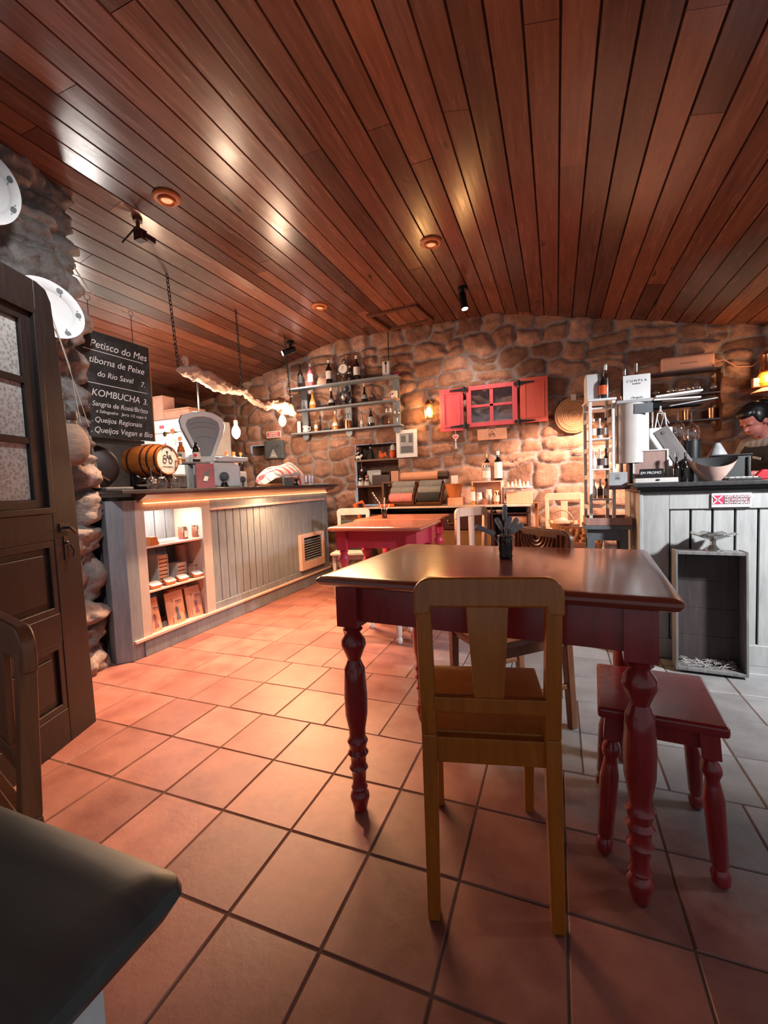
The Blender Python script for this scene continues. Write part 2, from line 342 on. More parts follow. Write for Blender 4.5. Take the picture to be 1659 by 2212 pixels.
# ------------------------------------------------------------------ the setting
PROF = [(-5.25, 2.39), (-2.6, 3.03), (-.65, 3.02), (3.2, 2.18)]
def ceil_z(x): return float(np.interp(x, [p[0] for p in PROF], [p[1] for p in PROF]))
def set_tone(me, cols):
    a = me.color_attributes.new('tone', 'FLOAT_COLOR', 'POINT'); a.data.foreach_set('color', np.array(cols, dtype=np.float32).ravel())
def raw(name, v, f, mat, tones, kind='structure', smooth=False):
    me = bpy.data.meshes.new(name); me.from_pydata(v, [], f); set_tone(me, tones); me.materials.append(mat)
    if smooth: me.polygons.foreach_set('use_smooth', [True]*len(me.polygons))
    o = bpy.data.objects.new(name, me); COL.objects.link(o)
    if kind: o['kind'] = kind
    return o
def build_floor():
    v = []; f = []; t = []; TX, TY = .279, .297; g = random.Random(3)
    for j in range(-6, 16):
        y0 = .855+j*TY; off = 0 if j < 3 else g.choice((0, 0, .5, .25))*TX
        if y0 > 5.3: break
        for i in range(-19, 13):
            x0 = .29+i*TX+off; x1 = x0+TX; y1 = y0+TY; q = .0014+g.uniform(0, .0012); b = .0035
            tilt = [g.uniform(-.0012, .0012) for _ in range(4)]; n = len(v); tone = g.random()
            for (x, y), zt in zip(((x0+q, y0+q), (x1-q, y0+q), (x1-q, y1-q), (x0+q, y1-q)), tilt): v.append((x, y, -.004))
            for (x, y), zt in zip(((x0+q+b, y0+q+b), (x1-q-b, y0+q+b), (x1-q-b, y1-q-b), (x0+q+b, y1-q-b)), tilt): v.append((x, y, zt))
            f += [(n+4, n+5, n+6, n+7)]+[(n+a, n+(a+1) % 4, n+4+(a+1) % 4, n+4+a) for a in range(4)]
            t += [(tone, g.random(), 0, 1)]*8
    n = len(v); v += [(-5.3, -1, -.003), (3.3, -1, -.003), (3.3, 5.5, -.003), (-5.3, 5.5, -.003)]; f.append((n, n+1, n+2, n+3)); t += [(0, 0, 0, 1)]*4
    o = raw('floor', v, f, M['tile'], t); o.data.materials.append(M['grout']); o.data.polygons[len(f)-1].material_index = 1
build_floor()
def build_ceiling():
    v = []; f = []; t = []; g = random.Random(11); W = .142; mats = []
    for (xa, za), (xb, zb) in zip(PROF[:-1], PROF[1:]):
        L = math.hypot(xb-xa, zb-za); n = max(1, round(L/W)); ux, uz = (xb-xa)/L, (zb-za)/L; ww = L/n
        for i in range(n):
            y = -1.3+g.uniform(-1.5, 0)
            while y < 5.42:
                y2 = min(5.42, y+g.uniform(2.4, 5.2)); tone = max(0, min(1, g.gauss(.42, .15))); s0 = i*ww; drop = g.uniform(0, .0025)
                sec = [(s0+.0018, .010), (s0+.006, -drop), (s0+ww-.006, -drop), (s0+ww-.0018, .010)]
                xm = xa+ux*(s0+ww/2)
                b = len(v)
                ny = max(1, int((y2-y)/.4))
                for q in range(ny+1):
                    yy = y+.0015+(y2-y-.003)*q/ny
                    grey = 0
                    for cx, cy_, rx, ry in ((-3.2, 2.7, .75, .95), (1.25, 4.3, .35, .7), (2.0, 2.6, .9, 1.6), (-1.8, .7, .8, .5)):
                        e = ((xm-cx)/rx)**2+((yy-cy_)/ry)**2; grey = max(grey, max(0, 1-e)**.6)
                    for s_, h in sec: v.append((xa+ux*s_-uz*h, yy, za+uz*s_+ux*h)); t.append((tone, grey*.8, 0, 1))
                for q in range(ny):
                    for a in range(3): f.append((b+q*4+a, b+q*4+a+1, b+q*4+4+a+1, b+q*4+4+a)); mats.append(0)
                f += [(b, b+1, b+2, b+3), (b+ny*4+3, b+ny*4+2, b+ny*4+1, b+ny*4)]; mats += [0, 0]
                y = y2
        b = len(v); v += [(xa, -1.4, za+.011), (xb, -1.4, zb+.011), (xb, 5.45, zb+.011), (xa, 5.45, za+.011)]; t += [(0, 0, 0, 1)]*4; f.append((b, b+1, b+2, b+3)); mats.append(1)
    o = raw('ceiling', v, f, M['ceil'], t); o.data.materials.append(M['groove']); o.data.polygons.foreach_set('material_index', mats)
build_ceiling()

def vnoise(x, y, seed, s):
    g = np.random.RandomState(seed); T = g.rand(64, 64); X = x*s; Y = y*s
    xi = np.floor(X).astype(int); yi = np.floor(Y).astype(int); fx = X-xi; fy = Y-yi; fx = fx*fx*(3-2*fx); fy = fy*fy*(3-2*fy)
    a = T[xi % 64, yi % 64]; b = T[(xi+1) % 64, yi % 64]; c = T[xi % 64, (yi+1) % 64]; d = T[(xi+1) % 64, (yi+1) % 64]
    return (a*(1-fx)+b*fx)*(1-fy)+(c*(1-fx)+d*fx)*fy
def stone_wall(name, P, U, V, res, seed, mat, amp=.045, rgh=1, rows=(.13, .24), wid=(.16, .42), keep=None, bigrow=None, wrap=None):
    """P(u,v,n) -> point; a field of rounded stones bedded in mortar"""
    g = random.Random(seed); seeds = []; z = V[0]-.1
    while z < V[1]+.1:
        h = g.uniform(*rows)
        if bigrow and z < bigrow: h = rows[1]*1.4
        u = U[0]-g.uniform(0, .3)
        while u < U[1]+.2:
            w_ = g.uniform(*wid)
            if g.random() < .25 and h > .15:
                seeds.append((u+w_/2, z+h*.27+g.uniform(-.01, .01), w_/2, h*.25, g.random())); seeds.append((u+w_/2+g.uniform(-.03, .03), z+h*.76, w_/2, h*.24, g.random()))
            else: seeds.append((u+w_/2, z+h/2+g.uniform(-.02, .02), w_/2, h/2*g.uniform(.9, 1.1), g.random()))
            u += w_
        z += h
    S = np.array(seeds, dtype=np.float32)
    nu = int((U[1]-U[0])/res)+1; nv = int((V[1]-V[0])/res)+1
    uu, vv = np.meshgrid(np.linspace(*U, nu), np.linspace(*V, nv)); uf = uu.ravel().astype(np.float32); vf = vv.ravel().astype(np.float32)
    wu = uf+(vnoise(uf+50, vf+50, seed, 5)-.5)*.09+(vnoise(uf+50, vf+50, seed+3, 17)-.5)*.02; wv = vf+(vnoise(uf+50, vf+50, seed+1, 4)-.5)*.11+(vnoise(uf+50, vf+50, seed+4, 15)-.5)*.02
    F1 = np.full(len(uf), 9., np.float32); F2 = F1.copy(); I = np.zeros(len(uf), int)
    for i, (a, b, hw, hh, _) in enumerate(seeds):
        m = np.abs(wv-b) < hh*3.2; m &= np.abs(wu-a) < hw*2.6
        if not m.any(): continue
        dx = np.abs(wu[m]-a)/hw; dy = np.abs(wv[m]-b)/hh; d = (dx**3+dy**3)**(1/3)
        f1 = F1[m]; f2 = F2[m]; ii = I[m]; cl = d < f1
        f2 = np.where(cl, f1, np.minimum(f2, d)); f1 = np.where(cl, d, f1); ii = np.where(cl, i, ii); F1[m] = f1; F2[m] = f2; I[m] = ii
    gap = np.clip((F2-F1)/.55, 0, 1); edge = gap**.8; rnd = S[I, 4]
    hgt = edge*(.55+.45*np.clip(1.1-F1**3, 0, 1))*(.45+.75*rnd)+rgh*((vnoise(uf+9, vf*1.6+9, seed+7, 9)-.5)*.22+(vnoise(uf+9, vf+9, seed+5, 22)-.5)*.22+(vnoise(uf+9, vf+9, seed+6, 55)-.5)*.09)
    n_ = hgt*amp
    pts = [P(float(a), float(b), float(c)) for a, b, c in zip(uf, vf, n_)]
    fs = []
    for j in range(nv-1):
        for i in range(nu-1):
            a = j*nu+i
            if keep and not keep(float(uf[a])+res/2, float(vf[a])+res/2): continue
            fs.append((a, a+1, a+nu+1, a+nu))
    mask = np.clip((gap-.22)/.4, 0, 1)
    t = np.stack([rnd, mask, hgt, np.ones_like(rnd)], 1)
    return raw(name, pts, fs, mat, t, smooth=True)
BY = 5.30
NX0, NX1, NZ0, NZ1 = -2.46, -1.85, .86, 1.66      # niche
DX0, DX1, DZ0, DZ1 = -4.10, -3.82, 1.60, 1.76     # small dark opening
def keep_back(u, v):
    if v > ceil_z(u)+.05: return False
    if NX0 < u < NX1 and NZ0 < v < NZ1: return False
    if DX0 < u < DX1 and DZ0 < v < DZ1: return False
    return True
stone_wall('wall_back', lambda u, v, n: (u, BY-n, v), (-5.25, 3.2), (0, 3.1), .017, 21, M['stone'], keep=keep_back, amp=.055, rows=(.15, .27), wid=(.2, .46))
# niche lining
mb = MB(); e = .30
mb.add([(NX0+.012, BY-.008, NZ0+.012), (NX1-.012, BY-.008, NZ0+.012), (NX1-.012, BY-.008, NZ1-.012), (NX0+.012, BY-.008, NZ1-.012), (NX0+.02, BY+e, NZ0), (NX1-.02, BY+e, NZ0), (NX1-.02, BY+e, NZ1), (NX0+.02, BY+e, NZ1)],
       [(0, 1, 5, 4), (1, 2, 6, 5), (2, 3, 7, 6), (3, 0, 4, 7), (4, 5, 6, 7)])
mb.add([(DX0+.015, BY-.03, DZ0+.015), (DX1-.015, BY-.03, DZ0+.015), (DX1-.015, BY-.03, DZ1-.015), (DX0+.015, BY-.03, DZ1-.015), (DX0, BY+.25, DZ0), (DX1, BY+.25, DZ0), (DX1, BY+.25, DZ1), (DX0, BY+.25, DZ1)], [(0, 1, 5, 4), (1, 2, 6, 5), (2, 3, 7, 6), (3, 0, 4, 7), (4, 5, 6, 7)])
struct('wall_niche', mb, paint('niche_stone', '#8f6f60', .9, .2, bump=.8, scale=12), flat=True)
# left wall: rough end of the wall beside the door
LX = -2.775
def Pleft(u, v, n):
    y = u; x = LX+n
    if y > 1.86: # turn the corner
        k_ = (y-1.86); a = min(k_/.12, 1)*PI/2; x = LX+n*math.cos(a)-.06*(1-math.cos(a))-max(0, k_-.12); y = 1.86+.06*math.sin(a)+n*math.sin(a)*1.2
    return (x, y, v)
stone_wall('wall_left', Pleft, (.2, 2.5), (0, 3.08), .011, 5, M['stone_grey'], keep=lambda u, v: v < 3.04, amp=.075, rows=(.15, .30), wid=(.25, .6), rgh=2.6)
# remaining walls out of sight
PLA = paint('rough_plaster', '#4a4442', .9, .15)
struct('wall_kitchen', MB().box(-5.35, -5.25, 1.9, 5.4, 0, 2.6), PLA)
struct('wall_divider', MB().box(-5.3, -2.82, 1.80, 1.88, 0, 3.0), PLA)
struct('wall_right', MB().box(3.2, 3.3, 2.2, 5.4, 0, 2.4), PLA)

# door, half open against the left wall
def build_door():
    A = Vector((-2.165, 1.427, 0)); d = Vector((.345, -.939, 0)).normalized(); nrm = Vector((d.y, -d.x, 0))
    if nrm.x < 0: nrm = -nrm
    root = bpy.data.objects.new('door_1', None); COL.objects.link(root); root['kind'] = 'structure'
    root.matrix_world = Matrix(((d.x, -nrm.x, 0, A.x), (d.y, -nrm.y, 0, A.y), (0, 0, 1, 0), (0, 0, 0, 1)))
    # local: x along the leaf from its free edge, -y out of the face, z up
    W, Ht = 1.0, 2.06; S_ = .17; mb = MB()
    mb.prism([(0, 0), (S_, 0), (S_, Ht), (.15, Ht), (.10, Ht-.015), (.075, Ht-.06), (.05, 1.7), (.02, 1.1)], -.02, .02); mb.box(W-S_, W, -.02, .02, 0, Ht)
    for z0, z1 in ((0, .16), (.47, .60), (.93, 1.05), (1.93, Ht)): mb.box(S_, W-S_, -.02, .02, z0, z1)
    mesh_obj('leaf_frame', mb, M['door'], root, .004)
    for z0, z1 in ((.16, .47), (.60, .93)):
        p = MB().box(S_, W-S_, -.004, .006, z0, z1); p.frame([(S_, z0), (W-S_, z0), (W-S_, z1), (S_, z1)], [(S_+.03, z0+.03), (W-S_-.03, z0+.03), (W-S_-.03, z1-.03), (S_+.03, z1-.03)], -.018, 0)
        p.box(S_+.06, W-S_-.06, -.014, 0, z0+.06, z1-.06); mesh_obj('panel', p, M['door'], root, .004)
    g = MB(); g.frame([(S_, 1.05), (W-S_, 1.05), (W-S_, 1.93), (S_, 1.93)], [(S_+.03, 1.075), (W-S_-.03, 1.075), (W-S_-.03, 1.905), (S_+.03, 1.905)], -.036, .01)
    g.frame([(S_+.03, 1.075), (W-S_-.03, 1.075), (W-S_-.03, 1.905), (S_+.03, 1.905)], [(S_+.085, 1.11), (W-S_-.085, 1.11), (W-S_-.085, 1.865), (S_+.085, 1.865)], -.018, .01)
    xs = [S_+.085+(W-2*S_-.17)*i/2 for i in range(3)]; zs = [1.11+.755*i/3 for i in range(4)]
    for x in xs[1:-1]: g.box(x-.014, x+.014, -.016, .01, 1.11, 1.865)
    for z in zs[1:-1]: g.box(S_+.085, W-S_-.085, -.016, .01, z-.014, z+.014)
    mesh_obj('glazing_bars', g, M['door'], root, .003)
    for i in range(2):
        for j in range(3):
            mesh_obj('glass_pane', MB().box(xs[i]+.004, xs[i+1]-.004, -.003, .001, zs[j]+.004, zs[j+1]-.004), M['lace'], root)
    h = MB(); h.box(.03, .09, -.026, -.018, .86, .90); h.box(.045, .07, -.024, -.019, .73, .84); h.tube([(.06, -.02, .88), (.06, -.05, .88), (.045, -.055, .865), (.02, -.05, .85)], .007); h.ball((.058, -.03, .81), .008)
    h.tube([(.04, -.03, .80), (.025, -.035, .77), (.03, -.032, .74)], .004)
    h.v = [(x+.05, y, z+.10) for x, y, z in h.v]; mesh_obj('door_handle', h, M['silver_dark'], root)
M['silver_dark'] = metal('worn_steel', '#5c5c5c', .35)
k = NT('lace_curtained_glass'); v = k.coords(); vo = k.n('ShaderNodeTexVoronoi'); vo.inputs['Scale'].default_value = 70; k.l(v, vo.inputs[0])
M['lace'] = k.fin(k.ramp(vo.outputs[0], [(.1, hexc('#777876')), (.7, hexc('#a9a9a7'))]), .15)
build_door()
# ceiling hatch frame
c = [Vector((-1.95, 4.63, 0)), Vector((-1.36, 4.60, 0)), Vector((-1.30, 5.12, 0)), Vector((-1.90, 5.18, 0))]
mb = MB()
mb.frame([(p.x, p.y) for p in c], [(p.x+(.04 if i in (0, 3) else -.04), p.y+(.04 if i < 2 else -.04)) for i, p in enumerate(c)], 2.995, 3.03, axis='z')
struct('trim_1', mb, M['brown'], bevel=.004)

# ------------------------------------------------------------------ ceiling fittings
def ring_light(x, y, label):
    z = ceil_z(x); t = thing('ceiling_downlight', label, 'ceiling light', (x, y, z), 0, 'round wooden ceiling lights')
    mesh_obj('wooden_ring', MB().lathe([(.085, 0), (.085, -.012), (.075, -.02), (.055, -.02), (.05, -.012), (.052, -.03), (.045, -.035), (.035, -.02), (.035, 0)], 28), M['orangewood'], t)
    mesh_obj('lens', MB().lathe([(.034, 0), (.034, -.024), (.02, -.030), (.0, -.031)], 20), M['lens'], t)
ring_light(-2.319, 2.266, 'large round wooden ceiling light nearest the left stone wall')
ring_light(-.898, 3.507, 'round wooden ceiling light above the middle, right of the other two')
ring_light(-2.299, 4.199, 'small round wooden ceiling light nearest the ceiling hatch')
def track_spot(x, y, tgt, label, L=.15, r=.032):
    z = ceil_z(x); t = thing('track_spotlight', label, 'spotlight', (x, y, z), 0, 'black ceiling spotlights')
    mesh_obj('mount', MB().cyl((0, 0), .045, -.03, 0).cyl((0, 0), .014, -.09, -.03), M['blackm'], t)
    d = (Vector(tgt)-Vector((x, y, z-.12))).normalized(); q = d.to_track_quat('Z', 'Y').to_matrix().to_4x4(); q.translation = Vector((0, 0, -.11))
    mesh_obj('barrel', MB().lathe([(r*.8, -L*.35), (r, -L*.3), (r, L*.65), (r*.9, L*.65)], 20, m=q), M['blackm'], t)
    mesh_obj('lamp_lens', MB().lathe([(r*.86, L*.63), (r*.86, L*.655)], 20, m=q), M['spotglow'], t)
track_spot(-.83, 4.42, (-.74, 4.36, 2.4), 'black ceiling spotlight hanging above the coral window', .17, .036)
track_spot(-3.03, 4.75, (-3.35, 4.45, 2.62), 'black ceiling spotlight above the left end of the bottle shelves', .17, .036)
t = thing('ceiling_camera', 'small brown bracketed ceiling device near the large wooden downlight', 'ceiling device', (-2.66, 2.33, 3.02))
mesh_obj('mount', MB().cyl((0, 0), .03, -.03, .005).cyl((0, 0), .012, -.09, -.03), M['brown'], t)
mesh_obj('housing', MB().box(-.02, .05, -.025, .03, -.16, -.09).box(.03, .06, .0, .09, -.15, -.11), M['darkbrown'], t, .004)
mesh_obj('rod', MB().tube([(0, 0, -.05), (-.10, -.05, -.17)], .006), M['iron'], t)

# ------------------------------------------------------------------ left counter
CX = -2.65; CY0, CY1 = 2.136, 4.80
def lp(px, py, x=CX): p = ox(px, py, x); return p.y, p.z
def build_counter():
    t = thing('bar_counter', 'long grey panelled bar counter with open display shelves at its near end', 'counter', (-2.9, 3.5, 0))
    O = Vector((-2.9, 3.5, 0))
    def part(name, mb, mat, bevel=.003, parent=t):
        for i, p in enumerate(mb.v): mb.v[i] = (p[0]-O.x, p[1]-O.y, p[2])
        return mesh_obj(name, mb, mat, parent, bevel)
    oy0, oy1, oz0, oz1 = 2.21, 2.735, .135, 1.0
    part('end_panel', MB().box(-3.25, -2.74, 2.03, 2.06, 0, 1.10).box(-2.80, -2.70, 2.01, 2.055, 0, 1.10), M['grey_dark'])
    part('corner_post', MB().prism([(-2.80, 2.00), (-2.72, 1.98), (CX, 2.05), (CX, 2.135), (-2.80, 2.135)], 0, 1.08, axis='z'), M['grey'])
    fr = MB().box(CX-.03, CX, CY0, oy0, .12, 1.08).box(CX-.03, CX, oy1, 2.83, .12, 1.08).box(CX-.03, CX, oy0, oy1, oz1, 1.08)
    part('display_frame', fr, M['greycream'])
    part('face_frame', MB().box(CX-.03, CX, 2.83, CY1, .985, 1.08).box(CX-.03, CX, 4.70, CY1, .12, .985).box(CX-.03, CX, 2.83, 4.70, .12, .19), M['grey'])
    part('moulding', MB().box(CX-.01, CX+.012, 2.83, 4.74, .965, .985).box(CX, CX+.022, 2.06, CY1, .115, .135), M['cream'])
    part('plinth', MB().box(CX-.05, CX+.01, 2.137, CY1+.01, 0, .115), M['grey'])
    y = 2.83; bb = MB(); n = 20; w_ = (4.70-2.83)/n
    for i in range(n): bb.box(CX-.03, CX-.012, y+i*w_+.004, y+(i+1)*w_-.004, .19, .985)
    part('beadboard', bb, M['grey'], .003); part('beadboard_backing', MB().box(CX-.045, CX-.03, 2.83, 4.70, .19, .985), M['groove'], 0)
    # display recess
    bk = MB(); n = 6; w_ = (oy1+.1-oy0)/n
    for i in range(n): bk.box(-3.0, -2.985, oy0-.05+i*w_+.004, oy0-.05+(i+1)*w_-.004, .10, 1.03)
    part('recess_back', bk, M['grey']); part('recess_side', MB().box(-3.0, CX-.03, oy0-.05, oy0-.035, .1, 1.03), M['grey']); part('recess_side', MB().box(-3.0, CX-.03, oy1+.035, oy1+.05, .1, 1.03), M['cream'])
    part('recess_top', MB().box(-3.0, CX-.03, oy0-.05, oy1+.05, 1.03, 1.04), M['grey'])
    for z in (.125, .438, .752): part('shelf', MB().box(-2.985, CX-.012, oy0-.035, oy1+.035, z-.015, z), M['cream'])
    # back and far end of the carcass
    part('far_end_panel', MB().box(-3.25, CX-.03, CY1-.03, CY1, 0, 1.08), M['grey_dark']); part('back_panel', MB().box(-3.27, -3.25, 2.03, CY1, 0, 1.10), M['grey_dark'])
    # crown moulding: flared profile along the front
    pr_ = [(-2.70, 1.06), (CX+.005, 1.06), (CX+.02, 1.075), (CX+.05, 1.09), (CX+.09, 1.112), (CX+.09, 1.125), (-2.70, 1.125)]
    part('crown_moulding', MB().add([(x, 2.16, z) for x, z in pr_]+[(x, 4.88 if x > CX+.03 else 4.82, z) for x, z in pr_], [tuple(range(7)), tuple(range(13, 6, -1))]+[(i, (i+1) % 7, (i+1) % 7+7, i+7) for i in range(7)]), M['crown'], .002)
    part('light_strip', MB().box(CX+.006, CX+.022, 2.2, 4.78, 1.052, 1.058), M['led'], 0)
    part('worktop', MB().box(-3.3, CX+.10, 1.98, 4.93, 1.125, 1.150), M['worktop'], .005)
    # vent grille
    gy0, gy1, gz0, gz1 = 4.13, 4.64, .20, .60
    gr = part('vent_frame', MB().frame([(gy0, gz0), (gy1, gz0), (gy1, gz1), (gy0, gz1)], [(gy0+.06, gz0+.09), (gy1-.04, gz0+.09), (gy1-.04, gz1-.04), (gy0+.06, gz1-.04)], CX-.012, CX+.03, axis='x'), M['cream'])
    part('vent_back', MB().box(CX-.012, CX-.008, gy0+.05, gy1-.03, gz0+.08, gz1-.03), M['groove'], 0, gr)
    sl = MB()
    for i in range(9): z = gz0+.10+i*.028; sl.bar((CX+.008, gy0+.06, z), (CX+.008, gy1-.04, z), .022, .005, up=(.6, 0, 1))
    part('vent_slats', sl, M['grey'], 0, gr)
M['greycream'] = wood('greyed_cream_wood', '#a79d98', '#c4b5ad', .5)
build_counter()
single('raised_board', 'grey raised board on the near end of the bar worktop', 'board', MB().box(-3.22, -2.72, 2.0, 2.20, 1.152, 1.172), M['grey_dark'], bevel=.006)

# things in the display shelves (z .125 / .438 / .752), recess y 2.27-2.77
def in_recess(px, py, z, x=-2.78): p = ox(px, py, x); return Vector((x, p.y, z+.001))
t0 = thing('kitchen_jar', 'left clip-top glass jar with white label on top display shelf', 'jar', in_recess(395, 1150, .752, -2.76), .0, 'clip-top jars on the display shelf')
def jar(t):
    mesh_obj('jar_body', MB().lathe([(.034, 0), (.036, .004), (.036, .075), (.03, .085)], 8), M['drink'], t)
    mesh_obj('lid', MB().lathe([(.032, .087), (.034, .09), (.034, .097), (.0, .1)], 16), M['silver'], t)
    mesh_obj('label', MB().box(.0362, .0375, -.018, .022, .015, .065), M['paper'], t)
    mesh_obj('clip', MB().tube([(.030, -.028, .05), (.034, -.028, .1)], .003), M['cork'], t)
jar(t0); clone(t0, 'right clip-top glass jar with white label on top display shelf', in_recess(424, 1147, .752, -2.76))
single('cheese_wedge', 'orange wedge-shaped pack at left end of the top display shelf', 'package', MB().prism([(-.05, 0), (.05, 0), (.03, .06), (-.02, .06)], -.03, .03, 'x'), M['orangewood'], bevel=.004, loc=in_recess(325, 1168, .752, -2.70))
single('notepad', 'white flat pack lying beside the orange wedge on the display shelf', 'package', MB().box(-.05, .05, -.08, .08, 0, .018), M['paper'], bevel=.004, loc=in_recess(352, 1162, .752, -2.76))
def tin_stack(px, n, label):
    t = thing('tin_stack', label, 'tin holder', in_recess(px, 1260, .438, -2.83), 0)
    mesh_obj('holder', MB().box(-.05, .05, -.045, .045, 0, .004).box(-.05, .05, -.045, -.041, 0, .03*n).box(-.05, .05, .041, .045, 0, .03*n).box(-.05, .05, -.045, .045, .03*n, .03*n+.004), M['offwhite'], t)
    for i in range(n): mesh_obj('tin', MB().box(-.045, .05, -.038, .038, .006+i*.03, .03+i*.03), M['kraft'], t, .006)
tin_stack(345, 7, 'tall holder of stacked tins on the middle display shelf'); tin_stack(385, 4, 'short holder of stacked tins on the middle display shelf'); 
single('food_box', 'small peach box beside the tins on the middle display shelf', 'box', MB().box(-.05, .05, -.045, .045, 0, .085).box(-.05, .06, -.05, .05, .085, .09), M['cardboard'], bevel=.003, loc=in_recess(418, 1240, .438, -2.82))
for i, (px, nm, mt) in enumerate(((333, 'leftmost flat oval tin, half hidden, on the middle display shelf', 'paper'), (365, 'grey-topped flat oval tin in front of the tall tin holder', 'offwhite'), (393, 'white-topped flat oval tin in front of the short tin holder', 'paper'), (424, 'white-topped flat oval tin in front of the peach box', 'paper'))):
    t = thing('sardine_tin', nm, 'tin', in_recess(px, [1270, 1263, 1258, 1242][i], .438, -2.71), 0, 'flat tins on the middle display shelf')
    rr = MB().prism([(.032*math.copysign(abs(math.cos(a))**.45, math.cos(a)), .048*math.copysign(abs(math.sin(a))**.45, math.sin(a))) for a in [2*PI*q/24 for q in range(24)]], 0, .022, 'z')
    mesh_obj('tin_body', rr, M['orangewood'], t, .003)
    mesh_obj('tin_label', MB().prism([(.029*math.copysign(abs(math.cos(a))**.45, math.cos(a)), .045*math.copysign(abs(math.sin(a))**.45, math.sin(a))) for a in [2*PI*q/24 for q in range(24)]], .022, .0245, 'z'), M[mt], t)
    t.rotation_euler = (0, .45, 0); t.location.z += .014
single('canister', 'tall brown patterned tin at the right end of the middle display shelf', 'canister', MB().cyl((0, 0), .045, 0, .26, 20), M['drink'], loc=(-2.86, 2.70, .439))
def coffee_bag(px, py, label, rz, sy=1):
    t = thing('coffee_bag', label, 'paper bag', in_recess(px, py, .125, -2.73), rz, 'printed kraft bags on the bottom display shelf')
    nz, ny = 8, 8; vs = []; fs = []
    W, Hh = .085*sy, .235
    g = MB()
    for side in (1, -1):
        b = len(vs)
        for i in range(nz+1):
            for j in range(ny+1):
                z = Hh*i/nz; y = (j/ny-.5)*2; th = .032*(1-(i/nz)**2.5)*(1-y**4)+.002; vs.append((side*th-.03*(i/nz), y*W, z))
        for i in range(nz):
            for j in range(ny): a = b+i*(ny+1)+j; fs.append((a, a+1, a+ny+2, a+ny+1))
    g.add(vs, fs); mesh_obj('bag_body', g, M['kraft'], t)
    def front(y, z): return .032*(1-(z/Hh)**2.5)*(1-(y/W)**4)+.004-.03*z/Hh
    p = MB(); pts = [(-.06, .012), (.06, .012), (.06, .075), (.0, .062), (-.03, .045), (-.06, .05)]
    p.add([(front(y, z)+.0005, y*sy, z) for y, z in pts], [tuple(range(6))]); mesh_obj('hill_print', p, M['mauve'], t)
    fg = [(-.028, .03), (.008, .03), (-.004, .085), (-.002, .115), (-.014, .13), (-.026, .115), (-.022, .085)]
    p = MB().add([(front(y, z)+.0015, y, z) for y, z in fg], [tuple(range(7))]); mesh_obj('figure_print', p, M['slate' if sy == 1 else 'mauve'], t)
    p = MB()
    for z in (.168, .162, .15):
        p.add([(front(0, z)+.002, a, z) for a in (-.012, .045)]+[(front(0, z+.003)+.002, a, z+.003) for a in (.045, -.012)], [(0, 1, 2, 3)])
    p.add([(front(0, .175)+.002, a, b_) for a, b_ in ((-.04, .16), (-.034, .16), (-.034, .19), (-.05, .19), (-.05, .186), (-.04, .186))], [tuple(range(6))])
    mesh_obj('line_print', p, M['mauve'], t)
coffee_bag(338, 1395, 'leftmost printed kraft bag, cut off by the counter post', .1, .7); coffee_bag(384, 1350, 'middle printed kraft bag with folded top on the bottom display shelf', .0); coffee_bag(424, 1326, 'rightmost printed kraft bag with a slate-blue figure', -.05, .95)
single('kraft_pouch', 'flat orange pouch lying behind the printed bags', 'pouch', MB().box(-.03, .03, -.09, .09, 0, .03), M['orangewood'], bevel=.01, loc=(-2.86, 2.62, .33), rot=(0, 0, 0))
single('small_box', 'pale box standing behind the printed bags', 'box', MB().box(-.03, .03, -.09, .09, 0, .20), M['cardboard'], bevel=.004, loc=(-2.86, 2.62, .126))

# ------------------------------------------------------------------ things on the bar worktop, z = 1.15
WT = 1.151
def logo(parent, m, s, mat):      # bicycle-shaped monogram
    o = MB(); n = 20
    def ring(cx, cz, r, a0=0, a1=2*PI, q=20): return [(cx+r*math.cos(a0+(a1-a0)*i/q), cz+r*math.sin(a0+(a1-a0)*i/q), .001) for i in range(q+1)]
    th = .018
    for pts in (ring(-.22, -.1, .13), ring(.22, -.1, .13), ring(0, .28, .42, .45, PI-.45), ring(-.20, .10, .11, .6, 2*PI-1.0), [(-.09, .0, .001), (0, .24, .001), (.09, 0, .001)], [(-.05, .1, .001), (.05, .1, .001)],
                [(.14, 0, .001), (.14, .22, .001), (.24, .2, .001), (.26, .13, .001), (.15, .1, .001), (.28, .08, .001), (.28, 0, .001)], [(0, .25, .001), (0, .42, .001)], [(-.07, .42, .001), (.07, .42, .001)], [(-.06, .36, .001), (.06, .38, .001)]):
        o.tube(pts, th, 5)
    o.v = [(x*s, y*s, z*s) for x, y, z in o.v]
    q = mesh_obj('logo', o, mat, parent); q.matrix_local = m; return q
